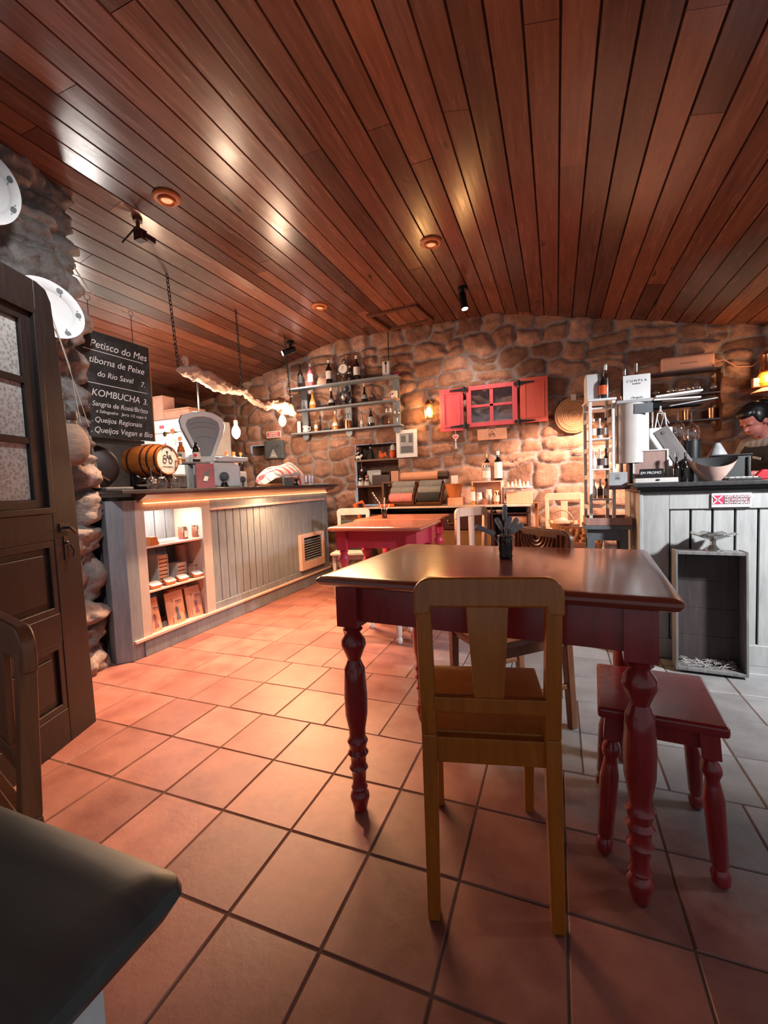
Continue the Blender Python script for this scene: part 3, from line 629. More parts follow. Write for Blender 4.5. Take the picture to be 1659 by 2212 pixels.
def build_barrel():
    c = Vector((-2.86, 2.47, 1.365)); t = thing('wine_barrel', 'small varnished oak barrel with printed white end on the bar', 'barrel', (c.x, c.y, c.z), math.radians(4))
    L = .33; mm = Matrix.Rotation(PI/2, 4, 'Y')
    prof = [(0, -L/2+.012), (.098, -L/2+.012), (.102, -L/2), (.108, -L/2)]+[(.108+.020*math.cos(PI*(i/12-.5)), -L/2+L*i/12) for i in range(13)]+[(.108, L/2), (.102, L/2), (.098, L/2-.008), (0, L/2-.008)]
    mesh_obj('staves', MB().lathe(prof, 36, m=mm, cap=False), M['barrel'], t)
    for u in (-.14, -.10, .03, .085, .145):
        r = .108+.020*math.cos(PI*(u/L))+.0015; mesh_obj('hoop', MB().lathe([(r, u-.009), (r+.001, u), (r, u+.009)], 36, m=mm, cap=False), M['darkbrown'] if u > -.12 else M['barrel'], t)
    mesh_obj('barrel_end', MB().lathe([(0, L/2-.007), (.099, L/2-.007), (.099, L/2-.005), (0, L/2-.005)], 36, m=mm), M['offwhite'], t)
    logo(t, facing((L/2-.003, 0, .01), (1, 0, 0)), .13, M['iron'])
    lettering('VINHO REGIONAL', .012, M['iron'], t, facing((L/2-.0035, 0, -.05), (1, 0, 0)))
    mesh_obj('tap', MB().tube([(L/2-.01, .08, .0), (L/2+.04, .08, .0), (L/2+.04, .08, -.03)], .009).ball((L/2+.035, .08, .015), .013), M['cork'], t)
    t2 = thing('barrel_stand', 'black cradle carrying the oak barrel', 'stand', (c.x, c.y, WT), math.radians(4))
    for s_ in (-.09, .09):
        mesh_obj('cradle_arm', MB().prism([(-.10, 0), (.10, 0), (.10, .125), (.08, .125), (.04, .083), (-.04, .083), (-.08, .125), (-.10, .125)], s_-.015, s_+.015, 'x'), M['black'], t2, .003)
    mesh_obj('cradle_rail', MB().box(-.09, .09, -.02, .02, .0, .06), M['black'], t2)
build_barrel()
def wineglass(label, loc, up=False, s=1, group='upturned wine glasses by the barrel', sy=1):
    t = thing('wine_glass', label, 'glass', loc, 0, group)
    prof = [(.030, 0), (.036, .02), (.038, .045), (.032, .07), (.015, .088), (.004, .095), (.004, .15), (.010, .155), (.033, .158), (.033, .160)]
    if not up: prof = [(r*s, z*s) for r, z in prof]
    else: prof = [(r*s, (.16-z)*s) for r, z in reversed(prof)]
    mesh_obj('bowl_and_stem', MB().lathe(prof, 20, cap=False), M['glass'], t); return t
t = wineglass('left upturned wine glass beneath the barrel end', (*oz(328, 1058, WT)[:2], WT)); 
p0 = ox(328, 1050, -2.68); t.location = (-2.68, p0.y, WT)
for px, lb in ((350, 'second upturned wine glass from the left by the barrel'), (362, 'third upturned wine glass from the left, behind the others'), (379, 'rightmost upturned wine glass by the barrel')):
    q = ox(px, 1050, -2.68 if px != 362 else -2.75); clone(t, lb, (q.x, q.y, WT))
single('dish', 'small pale dish on the worktop under the barrel', 'dish', MB().lathe([(0, .004), (.03, .004), (.045, .014), (.047, .014), (.03, 0), (0, 0)], 20), M['offwhite'], loc=(-2.72, 2.28, 1.173))
# display stand with kombucha bottles
t = thing('display_stand', 'grey counter display stand with a bottle picture, below two small bottles', 'display stand', (-2.80, 2.83, WT), math.radians(60))
mesh_obj('picture_panel', MB().box(.0, .15, -.06, -.05, 0, .20), M['pinkglass2'] if 'pinkglass2' in M else M['mauve'], t, .002)
mesh_obj('shelf_top', MB().box(-.14, .12, -.06, .09, .20, .215), M['grey_dark'], t, .002)
mesh_obj('riser', MB().box(.11, .125, -.04, .08, .0, .20).box(-.02, .0, -.0, .08, 0, .2), M['grey_light'], t, .002)
p = MB().prism([(.05, .055), (.085, .05), (.11, .10), (.10, .13), (.112, .15), (.10, .157), (.088, .135), (.06, .12)], -.0615, -.0605, 'y'); mesh_obj('bottle_picture', p, M['grey_dark'], t)
mesh_obj('label_picture', MB().prism([(.055, .06), (.085, .055), (.10, .09), (.07, .10)], -.0625, -.0617, 'y'), M['paper'], t)
single('black_case', 'dark grey case with rounded corners under the display stand', 'case', MB().box(-.10, .04, -.07, .05, 0, .115), paint('dark_grey_case', '#4c4a4c', .5), bevel=.018, loc=(-2.86, 2.74, WT), rot=(0, 0, math.radians(60)), seg=3)
def bottle(name, label, loc, h, r, body, lab=None, cap=None, style='wine', group=None, rz=0, labz=(.15, .5), mark=None):
    t = thing(name, label, 'bottle', loc, rz, group)
    if style == 'wine': prof = [(r*.92, 0), (r, .01), (r, h*.60), (r*.85, h*.66), (r*.42, h*.74), (r*.36, h*.80), (r*.36, h*.97), (r*.42, h*.975), (r*.42, h)]
    elif style == 'kombucha': prof = [(r*.95, 0), (r, .006), (r, h*.62), (r*.9, h*.70), (r*.5, h*.82), (r*.42, h*.86), (r*.42, h*.99)]
    elif style == 'brandy': prof = [(r*.95, 0), (r, .01), (r*.98, h*.22), (r*.72, h*.42), (r*.34, h*.58), (r*.28, h*.7), (r*.28, h*.96), (r*.34, h)]
    else: prof = [(r*.9, 0), (r, .01), (r, h*.45), (r*.8, h*.55), (r*.35, h*.66), (r*.3, h*.75), (r*.3, h*.97), (r*.38, h)]
    mesh_obj('bottle_body', MB().lathe(prof, 20), body, t)
    if lab:
        z0, z1 = h*labz[0], h*labz[1]
        if style == 'brandy': ra, rb = r*1.0, r*.66; z0, z1 = h*.2, h*.44
        else: ra = rb = r
        mesh_obj('bottle_label', MB().lathe([(ra+.0012, z0), (rb+.0012, z1)], 20, cap=False), lab, t)
    if cap:
        zc = h*(.84 if style in ('wine', 'brandy') else .86); rr = r*(.38 if style != 'kombucha' else .46)
        mesh_obj('bottle_cap', MB().lathe([(rr+.001, zc), (rr+.001, h*1.004), (0, h*1.01)], 16), cap, t)
    if mark:
        mm = facing((r*math.cos(-1.0)*1.02, r*math.sin(-1.0)*1.02, h*.34), (math.cos(-1.0), math.sin(-1.0), 0))
        o = mesh_obj('round_mark', MB().lathe([(r*.45, 0), (r*.45, .002)], 16), mark, t); o.matrix_local = mm
    return t
p = ox(386, 985, -2.84); bottle('kombucha_bottle', 'small amber bottle with plain white label on the display stand', (-2.86, 2.77, WT+.216), .165, .03, M['amber'], M['offwhite'], M['orangewood'], 'kombucha', 'small bottles on the display stand', mark=M['grey_dark'])
bottle('kombucha_bottle', 'small black bottle with a magenta dot label on the display stand', (-2.80, 2.87, WT+.216), .165, .03, M['dglass'], M['offwhite'], M['black'], 'kombucha', 'small bottles on the display stand', mark=M['red2'])
# weighing scale
def build_scale():
    t = thing('shop_scale', 'old white enamelled shop scale with fan-shaped dial on the bar', 'scale', (-2.98, 3.22, WT), math.radians(56))
    mesh_obj('scale_body', MB().prism([(-.20, .0), (.24, .0), (.24, .20), (.18, .225), (-.06, .235), (-.17, .30), (-.20, .30)], -.12, .14, 'y'), M['white'], t, .02, 3)
    mesh_obj('name_plate', MB().box(-.03, .03, -.125, -.12, .16, .18), M['silver'], t, .002)
    mesh_obj('knob', MB().lathe([(.012, 0), (.035, .01), (.042, .03), (.03, .045), (.0, .05)], 10, m=Matrix.Translation((.08, -.12, .10)) @ Matrix.Rotation(PI/2, 4, 'X')), M['grey_dark'], t)
    mesh_obj('knob_foot', MB().lathe([(.04, 0), (.03, .03), (.02, .05)], 12, c=(.08, -.14, 0)), M['black'], t)
    mesh_obj('side_knob', MB().ball((.26, -.1, .07), .03).cyl((.26, -.1), .012, 0, .06), M['grey_dark'], t)
    for x in (-.17, .2): mesh_obj('foot', MB().cyl((x, -.09), .015, -.001, .012), M['black'], t)
    outer = [(-.055, .24), (.055, .24), (.075, .28), (.165, .50), (.185, .57), (.165, .64), (.09, .685), (0, .70), (-.09, .69), (-.18, .655), (-.205, .60), (-.19, .54), (-.09, .32)]
    inner = [(p_[0]*.74-.003, .47+(p_[1]-.47)*.78) for p_ in outer]
    mesh_obj('dial_case', MB().prism([(a-.04, b) for a, b in outer], -.02, .07, 'y'), M['white'], t, .02, 3)
    mesh_obj('dial_bezel', MB().frame([(a-.04, b) for a, b in outer], [(a-.04, b) for a, b in inner], -.035, -.02, 'y'), M['white'], t, .008)
    mesh_obj('dial_shadow_gasket', MB().frame([(a*1.02-.04, .47+(b-.47)*1.01) for a, b in outer], [(a*.95-.04, .47+(b-.47)*.96) for a, b in outer], .0, .018, 'y'), M['black'], t)  # black gasket ring, also draws the shadow line at the dial's side
    mesh_obj('dial_face', MB().prism([(a-.04, b) for a, b in inner], -.0235, -.0215, 'y'), paint('dial_grey', '#8d9092', .3, .05), t)
    tk = MB()
    for R0 in (.29, .33, .20):
        tk.tube([(R0*math.sin(a)*.9-.045, -.025, .27+R0*math.cos(a)) for a in np.linspace(-.42, .38, 14)], .0012, 4)
    mesh_obj('dial_scale_lines', tk, M['grey_dark'], t)
    mesh_obj('weigh_pan', MB().prism([(.02, .245), (.05, .235), (.30, .235), (.32, .25), (.32, .275), (.10, .285), (.04, .262)], -.12, .12, 'y'), M['white'], t, .012, 3)
    return t
build_scale()
single('pan_liner', 'silver tray behind the amber bottles at the scale', 'tray', MB().box(-.09, .09, -.05, .05, 0, .02), M['silver'], bevel=.006, loc=(-2.99, 3.34, 1.432), rot=(0, 0, 1.0))
for i, (px, cap, lb, gl) in enumerate(((490, 'orangewood', 'left amber bottle with grey label standing behind the scale pan', 'amber'), (506, 'orangewood', 'middle amber bottle with pale label behind the scale pan', 'amber'), (521, 'orangewood', 'right black bottle with amber neck behind the scale pan', 'dglass'))):
    q = ox(px, 1000, -3.10); bottle('amber_bottle', lb, (q.x, q.y, WT+.165), .20, .036 if i < 2 else .032, M[gl], M['grey_light'] if i == 0 else (M['peach'] if i == 1 else None), M[cap], 'kombucha', 'amber bottles behind the scale pan')
single('tray_platform', 'clear tray platform under the amber bottles', 'platform', MB().box(-3.22, -3.04, 3.45, 3.80, WT, WT+.163), M['grey_light'], bevel=.004)
# bread cloth
def build_bundle():
    t = thing('bread_basket', 'bread basket covered with a red and white checked cloth on the bar', 'basket', (-2.86, 4.17, WT), math.radians(72))
    mesh_obj('basket_base', MB().lathe([(.15, .0), (.19, .05), (.21, .09)], 24), M['basket'], t)
    n = 28; m = 10; vs = []; fs = []
    for i in range(m+1):
        for k_ in range(n):
            a = 2*PI*k_/n; rr = .27*(i/m)**.8*(1+.06*math.sin(5*a)+.03*math.sin(11*a)); z = .22-.12*(i/m)**2.3+.02*math.sin(3*a+2*i/m)*(i/m)+(.05*math.exp(-((math.cos(a)*rr-.12)**2+(math.sin(a)*rr)**2)/.01))
            if i == m: z -= .05+.03*math.sin(4*a)
            vs.append((rr*math.cos(a)*1.12, rr*math.sin(a)*.7, z))
    for i in range(m):
        for k_ in range(n): fs.append((i*n+k_, i*n+(k_+1) % n, (i+1)*n+(k_+1) % n, (i+1)*n+k_))
    mesh_obj('checked_cloth', MB().add(vs, fs), M['plaid'], t)
build_bundle()
single('price_block', 'small grey card holder in front of the bread basket', 'card holder', MB().box(-.05, .05, -.02, .02, 0, .085), M['grey_dark'], bevel=.003, loc=(-2.66, 3.98, WT), rot=(0, 0, 1.1))
single('basket_foot', 'small dark round stand beside the grey card holder', 'stand', MB().lathe([(.03, 0), (.01, .02), (.01, .05), (.045, .065), (.0, .07)], 16), M['black'], loc=(-2.66, 4.16, WT))
single('bread_board', 'low wooden board with amber edge on the bar beside the card holder', 'board', MB().box(-.06, .06, -.10, .10, 0, .022), M['orangewood'], bevel=.004, loc=(-2.72, 3.78, WT))
t0 = None
for i, px in enumerate((646, 654, 662, 670, 676)):
    q = ox(px, 1040, -2.72)
    lb = ['leftmost of the small glasses at the far end of the bar', 'second small glass from the left at the far bar end', 'middle small glass at the far bar end', 'fourth small glass from the left at the far bar end', 'rightmost of the small glasses at the far end of the bar'][i]
    if t0 is None:
        t0 = thing('shot_glass', lb, 'glass', (q.x, q.y, WT+.02), 0, 'small glasses at the far end of the bar'); mesh_obj('glass_wall', MB().lathe([(.018, 0), (.024, .09), (.022, .09), (.017, .006), (0, .006)], 16, cap=False), M['glass'], t0)
    else: clone(t0, lb, (q.x, q.y, WT+.02))
single('glass_tray', 'white narrow tray under the small glasses', 'tray', MB().box(-2.77, -2.67, 4.60, 4.88, WT-.001, WT+.018), M['offwhite'], bevel=.004)

# hanging driftwood, chains, bulbs
def build_log():
    t = single('driftwood_branch', 'bleached driftwood branch hanging level over the bar', 'branch', MB(), M['log']); bpy.data.objects.remove(t)
    t = thing('driftwood_branch', 'bleached driftwood branch hanging level over the bar', 'branch', (-2.98, 3.8, 2.1))
    g = random.Random(4); pts = []; rs = []
    for i in range(26):
        a = i/25; y = -.93+1.86*a; z = .02*math.sin(7*a)+.02*math.sin(17*a)-(.05*(a > .8)*(a-.8)*5)+.05*(1-a)**4; x = .03*math.sin(5*a+1)
        pts.append((x, y, z)); rs.append(.052+.012*math.sin(9*a)+g.uniform(-.008, .010)+(.016 if .82 < a < .9 else 0))
    rs[0] = .015; rs[-1] = .02; mb = MB().tube(pts, rs, 12)
    for i, (dx, dz, L) in ((1, (.02, .05, .12)), (3, (-.04, -.05, .07)), (7, (.03, -.04, .05)), (12, (.04, .03, .05)), (17, (.02, .05, .06)), (20, (.03, .08, .07)), (22, (.05, .05, .06)), (24, (.02, -.05, .05)), (5, (.05, .0, .05)), (9, (.04, .05, .04)), (14, (.05, -.02, .05)), (19, (.05, .0, .05)), (21, (.0, .09, .05)), (2, (.03, -.07, .07))):
        p = Vector(pts[i]); mb.tube([p, p+Vector((dx, .02, dz)).normalized()*L*.6, p+Vector((dx, -.02, dz)).normalized()*L], [.036, .024, .008], 8)
    o = mesh_obj('branch_wood', mb, M['log'], t)
    tx = bpy.data.textures.new('bark', 'CLOUDS'); tx.noise_scale = .07; tx.noise_depth = 4
    s_ = o.modifiers.new('sub', 'SUBSURF'); s_.levels = 2; s_.render_levels = 2
    d = o.modifiers.new('disp', 'DISPLACE'); d.texture = tx; d.strength = .075; d.mid_level = .5
build_log()
def chain(name, label, p, q, r=.011):
    p = Vector(p); q = Vector(q); L = (q-p).length; n = max(3, int(L/.034)); mb = MB(); d = (q-p)/n
    for i in range(n):
        c = p+d*(i+.5); a = Vector((1, 0, 0)) if i % 2 else Vector((0, 1, 0)); dn = d.normalized()
        mb.tube([c+a*r*math.cos(g)+dn*.022*math.sin(g) for g in [2*PI*j/10 for j in range(10)]], .0035, 5, closed=True)
    single(name, label, 'chain', mb, M['iron'], 'chains holding the driftwood branch')
chain('hanging_chain', 'long dark chain nearest the blackboard holding the branch tip', (-2.98, 2.86, 2.93), (-2.98, 2.92, 2.13))
chain('hanging_chain', 'middle dark chain holding the driftwood branch', (-2.98, 3.70, 2.93), (-2.98, 3.73, 2.14))
chain('hanging_chain', 'far dark chain beside the bottle shelves holding the branch', (-2.98, 4.55, 2.93), (-2.98, 4.62, 2.14))
def bulb(label, p, top, big=True):
    t = thing('pendant_bulb', label, 'pendant light', p, 0, 'bulbs hanging from the driftwood branch')
    mesh_obj('bulb_glass', MB().lathe([(0, -.085), (.012, -.082), (.032, -.06), (.042, -.03), (.040, -.0), (.025, .035), (.014, .05), (.014, .055)], 20), M['bulb'], t)
    mesh_obj('socket', MB().lathe([(.017, .05), (.019, .06), (.019, .095), (.008, .105)], 16), M['cork'] if big else M['black'], t)
    mesh_obj('cord', MB().tube([(0, 0, .10), (0, 0, top-p[2])], .003 if big else .009, 6), M['iron'], t)
bulb('lit pendant bulb hanging left of the danger panel, lower of the two seen', (-2.98, 3.60, 1.72), 2.10)
bulb('lit pendant bulb hanging next to the bottle shelves', (-2.98, 4.42, 1.93), 2.10)
bulb('pendant with thick dark cord hidden behind the scale dial', (-3.15, 3.30, 1.74), 2.16, False)

# blackboard hanging over the bar
def build_board():
    X_ = -2.95; y0, y1, z0, z1 = 2.03, 2.60, 1.53, 2.255
    t = thing('chalkboard_menu', 'hanging black chalkboard menu with white handwriting beside the stone wall', 'chalkboard', (X_, (y0+y1)/2, z0))
    yc = (y0+y1)/2
    mesh_obj('board_panel', MB().box(-.01, 0, y0-yc, y1-yc, 0, z1-z0), M['board'], t, .002)
    mesh_obj('board_edge', MB().box(-.011, .002, y1-yc, y1-yc+.006, 0, z1-z0), M['orangewood'], t)
    def w(txt, yy, zz, s, al='LEFT', nm_='handwriting'):
        if txt[0] == '.' and len(txt) > 1: w('.', yy-.012, zz, s, al, 'bullet_mark'); txt = txt[1:].strip(); yy += .012
        s *= .93; lettering(txt, s, M['chalk'], t, facing((.002, (2.595-(2.60-yy)*.90)-yc, zz-z0), (1, 0, 0)), nm_, al, .25, 0, .0003)
    w('Petisco do Mes', 2.08, 2.165, .078); w('.  tiborna de Peixe', 2.05, 2.055, .070); w('do Rio Savel', 2.12, 1.965, .060); w('7.', 2.50, 1.955, .060)
    w('.KOMBUCHA', 2.05, 1.83, .072); w('3.', 2.51, 1.825, .066); w('.Sangria de Rosé/Br/tto', 2.05, 1.755, .052); w('e Sabugueiro   Jarra 1/2 copo 4.', 2.09, 1.705, .034)
    w('.Queijos Regionais', 2.06, 1.645, .055); w('.Queijos Vegan e Bio', 2.05, 1.575, .061)
    mesh_obj('underline', MB().box(.001, .0025, 2.08-yc, 2.54-yc, 2.118-z0, 2.122-z0).box(.001, .0025, 2.06-yc, 2.56-yc, 1.893-z0, 1.897-z0), M['chalk'], t)
    for yy in (2.14, 2.47):
        mb = MB().tube([(-.005, yy-yc, z1-z0-.02), (-.005, yy-yc, z1-z0+.20)], .0025, 5).tube([(-.005, yy-yc+.02*math.cos(a), z1-z0+.215+.02*math.sin(a)) for a in np.linspace(0, 2*PI, 12)], .002, 5)
        mesh_obj('hanging_wire', mb, M['iron'], t)
    single('rope', 'grey rope stretched above the chalkboard from the stone wall', 'rope', MB().tube([(-2.74, 1.92, 2.52), (-2.95, 2.2, 2.47), (-2.95, 2.5, 2.46), (-3.0, 2.7, 2.45)], .005, 6), M['string'])
build_board()
single('wall_shelf_board', 'grey shelf board just under the chalkboard', 'shelf', MB().box(-3.25, -3.08, 2.0, 2.62, 1.52, 1.545), M['grey_dark'], bevel=.004)
# bag and cloths between wall and barrel
t = thing('leather_bag', 'dark brown round leather bag with crossed straps behind the barrel', 'bag', (-3.15, 2.20, 1.155), math.radians(50))
mesh_obj('bag_body', MB().ball((0, 0, .17), (.19, .06, .17), 24, 14), M['leather'], t); mesh_obj('strap', MB().tube([(-.14, -.05, .26), (-.02, -.075, .18), (.12, -.06, .07)], .008), M['brown'], t); mesh_obj('strap', MB().tube([(.0, -.065, .28), (-.03, -.07, .18), (-.08, -.06, .08)], .006), M['brown'], t)
def drape(name, label, c, w_, h, mat, seed):
    vs = []; fs = []; n, m = 12, 10
    for i in range(m+1):
        for j in range(n+1):
            u = j/n-.5; vv = i/m; vs.append((c[0]+.02*math.sin(9*u+seed)+.02*vv, c[1]+u*w_*(1-.35*(1-vv)), c[2]-h*vv+.03*math.sin(6*u+seed)*vv))
    for i in range(m):
        for j in range(n): a = i*(n+1)+j; fs.append((a, a+1, a+n+2, a+n+1))
    o = single(name, label, 'cloth', MB().add(vs, fs), mat); s_ = o.modifiers.new('s', 'SOLIDIFY'); s_.thickness = .004
drape('hanging_cloth', 'grey cloth hanging at the edge of the stone wall behind the bar', (-2.90, 2.02, 1.49), .14, .26, M['cloth'], 1)
drape('hanging_cloth', 'pale peach cloth hanging lower beside the grey cloth', (-2.92, 2.03, 1.34), .10, .18, M['cork'], 3)
# fridge with magnets, cardboard
fy = 3.9; a = oy(300, 905, fy); b = oy(418, 905, fy)
t = thing('refrigerator', 'white refrigerator with colourful magnets behind the bar', 'fridge', ((a.x+b.x)/2, fy+.3, 0))
hw = (b.x-a.x)/2; fz = oy(370, 905, fy).z
mesh_obj('cabinet', MB().box(-hw, hw, -.26, .3, .02, fz), M['white'], t, .01); mesh_obj('fridge_door', MB().box(-hw, hw, -.30, -.265, .02, fz-.16), M['white'], t, .012); mesh_obj('freezer_door', MB().box(-hw, hw, -.30, -.265, fz-.15, fz), M['white'], t, .012)
for i, (px, py, mt, r) in enumerate(((350, 923, 'coral', .03), (357, 938, 'brass', .028), (373, 932, 'orangewood', .034), (357, 962, 'coral2', .03), (376, 955, 'offwhite', .035), (389, 948, 'orangewood', .025))):
    q = oy(px, py, fy); lb = ['red and white rectangular magnet, top left of the fridge door', 'round yellow magnet on the fridge door', 'large tan leaf-shaped magnet on the fridge door', 'small red triangular magnet low on the fridge door', 'white plate-shaped magnet on the fridge door', 'orange magnet at the right of the fridge door'][i]
    sh = MB().box(-r, r, -.004, .004, -r*.6, r*.6) if i == 0 else (MB().prism([(-r, -r), (r*.8, -r), (r*.4, r)], -.004, .004) if i == 3 else MB().lathe([(r, -.004), (r, .002), (r*.6, .005), (0, .005)], 14 if i != 2 else 5, m=Matrix.Rotation(PI/2, 4, 'X')))
    single('fridge_magnet', lb, 'magnet', sh, M[mt], 'magnets on the fridge', loc=(q.x, fy-.006, q.z))
a = oy(353, 900, 4.0); b = oy(407, 872, 4.0)
single('storage_basket', 'peach lidded basket on top of the refrigerator', 'basket', MB().box(a.x, b.x, 4.0, 4.25, fz+.001, fz+.12).box(a.x-.01, b.x+.01, 3.99, 4.26, fz+.12, fz+.14), M['cardboard'], bevel=.015)
a = oy(328, 900, 4.0); b = oy(347, 853, 4.0)
single('tall_carton', 'tall peach carton left of the basket on the refrigerator', 'carton', MB().box(a.x-.05, b.x, 4.02, 4.2, fz+.001, b.z), M['peach'], bevel=.004)

# ------------------------------------------------------------------ left wall ornaments
def plate_on_wall(label, c, rot, s=1):
    t = thing('porcelain_dish', label, 'plate', c, 0, 'white porcelain dishes on the left wall')
    mm = facing((0, 0, 0), (.80, -.60, 0)) @ Matrix.Rotation(rot, 4, 'Z') @ Matrix.Diagonal((1.0*s, .74*s, 1, 1))
    o = mesh_obj('dish_body', MB().lathe([(0, .004), (.115, .004), (.128, .012), (.132, .016), (.178, .026), (.185, .026), (.183, .020), (.125, .0), (0, -.004)], 48), M['plate'], t); o.matrix_local = mm
    for an in (.75, 1.75, -.35, 2.9, 4.2):
        q = MB(); fx, fy = .156*math.cos(an), .156*math.sin(an)
        q.lathe([(.012, 0), (.017, 0), (.017, .001), (.012, .001)], 14, c=(fx, fy, .0232)).lathe([(.006, 0), (.0, .001)], 10, c=(fx, fy, .0235)).ball((fx+.018, fy-.02, .0235), (.004, .004, .001), 6, 4).ball((fx-.02, fy+.018, .0235), (.004, .004, .001), 6, 4)
        o = mesh_obj('flower_print', q, M['grey_dark'], t); o.matrix_local = mm
plate_on_wall('white oval porcelain dish with grey flower prints, partly behind the door top', tuple(ox(106, 668, -2.58)), -.75, .98)
plate_on_wall('large white oval porcelain dish cut off at the photo left edge', tuple(ox(-32, 405, -2.60)), -1.3, 1.0)
t = thing('demijohn', 'wicker-wrapped flask hanging by strings on the left stone wall', 'flask', (-2.58, 1.70, 1.30))
mesh_obj('wicker_body', MB().lathe([(.04, 0), (.075, .02), (.095, .07), (.10, .12), (.09, .17), (.07, .21), (.045, .235)], 24, m=Matrix.Scale(.9, 4, (1, 0, 0))), M['wicker'], t)
mesh_obj('neck', MB().lathe([(.045, .235), (.04, .25), (.05, .27), (.045, .30), (.0, .305)], 18), M['leather'], t)
mesh_obj('hanging_strings', MB().tube([(.06, -.06, .24), (.05, -.07, .55), (.04, -.1, .92)], .002, 5).tube([(.06, .03, .24), (.05, 0, .55), (.04, -.1, .92)], .002, 5).tube([(.07, .07, .22), (.06, .0, .5), (.04, -.1, .92)], .002, 5), M['string'], t)

# ------------------------------------------------------------------ back wall: shelves, niche, window, ornaments
SY = 5.17
def build_shelves():
    t = thing('wall_shelf', 'grey three-tier wall shelf full of bottles and cups', 'shelf', (-2.5, SY, 1.8))
    for z, x0, x1 in ((2.445, -3.32, -1.77), (2.155, -3.28, -1.79), (1.855, -3.30, -1.75)):
        mesh_obj('shelf_board', MB().box(x0+2.5, x1+2.5, -.09, .06, z-.022-1.8, z-1.8), M['grey'], t, .003)
    for x in (-3.14, -2.49, -1.83):
        po = [(x-.045, 2.42), (x-.045, 1.80), (x-.03, 1.77), (x, 1.755), (x+.03, 1.77), (x+.045, 1.80), (x+.045, 2.42)]
        mesh_obj('upright', MB().prism([(a+2.5, b-1.8) for a, b in po], .02, .045), M['grey'], t, .002)
build_shelves()
def sx(px, py=840): return oy(px, py, SY-.02).x
G3 = 'bottles on the grey wall shelf'
for px, h, r, b_, l_, c_, st, lb, z in (
    (650, .30, .036, 'dglass', 'apron', 'black', 'wine', 'black port bottle at the left end of the top wall shelf', 2.446),
    (672, .31, .036, 'rose', 'paper', 'paper', 'wine', 'rose wine bottle with white label on the top wall shelf', 2.446),
    (712, .32, .040, 'dglass', 'paper', 'paper', 'wine', 'dark wine bottle with white label left of the clock', 2.446),
    (772, .32, .040, 'dglass', 'paper', 'paper', 'wine', 'dark wine bottle with white label right of the clock', 2.446),
    (674, .25, .045, 'brandy', 'cork', 'offwhite', 'brandy', 'amber brandy bottle at the left of the middle wall shelf', 2.156),
    (715, .24, .045, 'dglass', 'grey_light', 'paper', 'brandy', 'dark pear-shaped bottle left of the silver trophy', 2.156),
    (787, .24, .042, 'dglass', 'grey_light', 'peach', 'brandy', 'dark pear-shaped bottle right of the silver trophy', 2.156),
    (679, .20, .026, 'brandy', 'paper', 'silver', 'brandy', 'small slim bottle beside the mug on the bottom wall shelf', 1.856),
    (722, .24, .046, 'brandy', 'paper', 'offwhite', 'brandy', 'amber brandy bottle in the middle of the bottom wall shelf', 1.856),
    (779, .20, .026, 'grey_light', 'paper', 'silver', 'brandy', 'small pale bottle right of the metal cup, bottom wall shelf', 1.856),
    (799, .23, .042, 'dglass', 'grey_light', 'silver', 'jug', 'dark round bottle with grey label on the bottom wall shelf', 1.856)):
    bottle('liquor_bottle', lb, (sx(px), SY-.02, z), h, r, M[b_], M[l_], M[c_], st, G3, labz=(.2, .52))
# clock
t = thing('mantel_clock', 'ornate silver mantel clock in the middle of the top wall shelf', 'clock', (sx(745), SY-.02, 2.446))
mesh_obj('base', MB().lathe([(.09, 0), (.085, .02), (.05, .03), (.03, .06), (.045, .08)], 12).ball((-.07, 0, .03), .025).ball((.07, 0, .03), .025), M['silver'], t)
mesh_obj('case', MB().lathe([(.02, .03), (.08, .02), (.085, 0), (.08, -.02), (.0, -.022)], 24, m=Matrix.Translation((0, 0, .16)) @ Matrix.Rotation(PI/2, 4, 'X')).ball((.085, 0, .19), .025).ball((-.08, 0, .12), .022).ball((0, 0, .265), (.03, .02, .035)).ball((.07, 0, .11), .025).ball((0, 0, .31), .014), M['silver'], t)
mesh_obj('clock_face', MB().lathe([(.058, .0), (.058, .003)], 24, m=Matrix.Translation((0, -.031, .165)) @ Matrix.Rotation(PI/2, 4, 'X')), M['paper'], t)
mesh_obj('clock_hands', MB().bar((0, -.036, .165), (.0, -.036, .20), .004, .002).bar((0, -.036, .165), (-.022, -.036, .15), .004, .002), M['black'], t)
t = thing('bottle_opener', 'white upright corkscrew plaque at the right of the top wall shelf', 'corkscrew box', (sx(836), SY-.02, 2.446))
mesh_obj('plaque', MB().box(-.05, .05, -.015, .015, 0, .19), M['white'], t, .02, 3); mesh_obj('corkscrew', MB().bar((0, -.018, .05), (0, -.018, .15), .006, .005).ball((0, -.018, .16), (.014, .006, .02)), M['black'], t)
single('pink_ornament', 'small magenta bauble at the right end of the top wall shelf', 'bauble', MB().ball((0, 0, .022), (.035, .022, .022)).tube([(.03, 0, .022), (.06, 0, .035)], .005), M['pinkglass'], loc=(sx(857), SY-.02, 2.446))
single('shot_tumbler', 'clear tumbler at the left end of the middle wall shelf', 'glass', MB().lathe([(.026, 0), (.034, .11), (.031, .11), (.024, .008), (0, .008)], 18, cap=False), M['glass'], loc=(sx(653), SY-.04, 2.156))
t = thing('silver_trophy', 'shiny silver two-handled trophy on the middle wall shelf', 'trophy', (sx(743), SY-.02, 2.156))
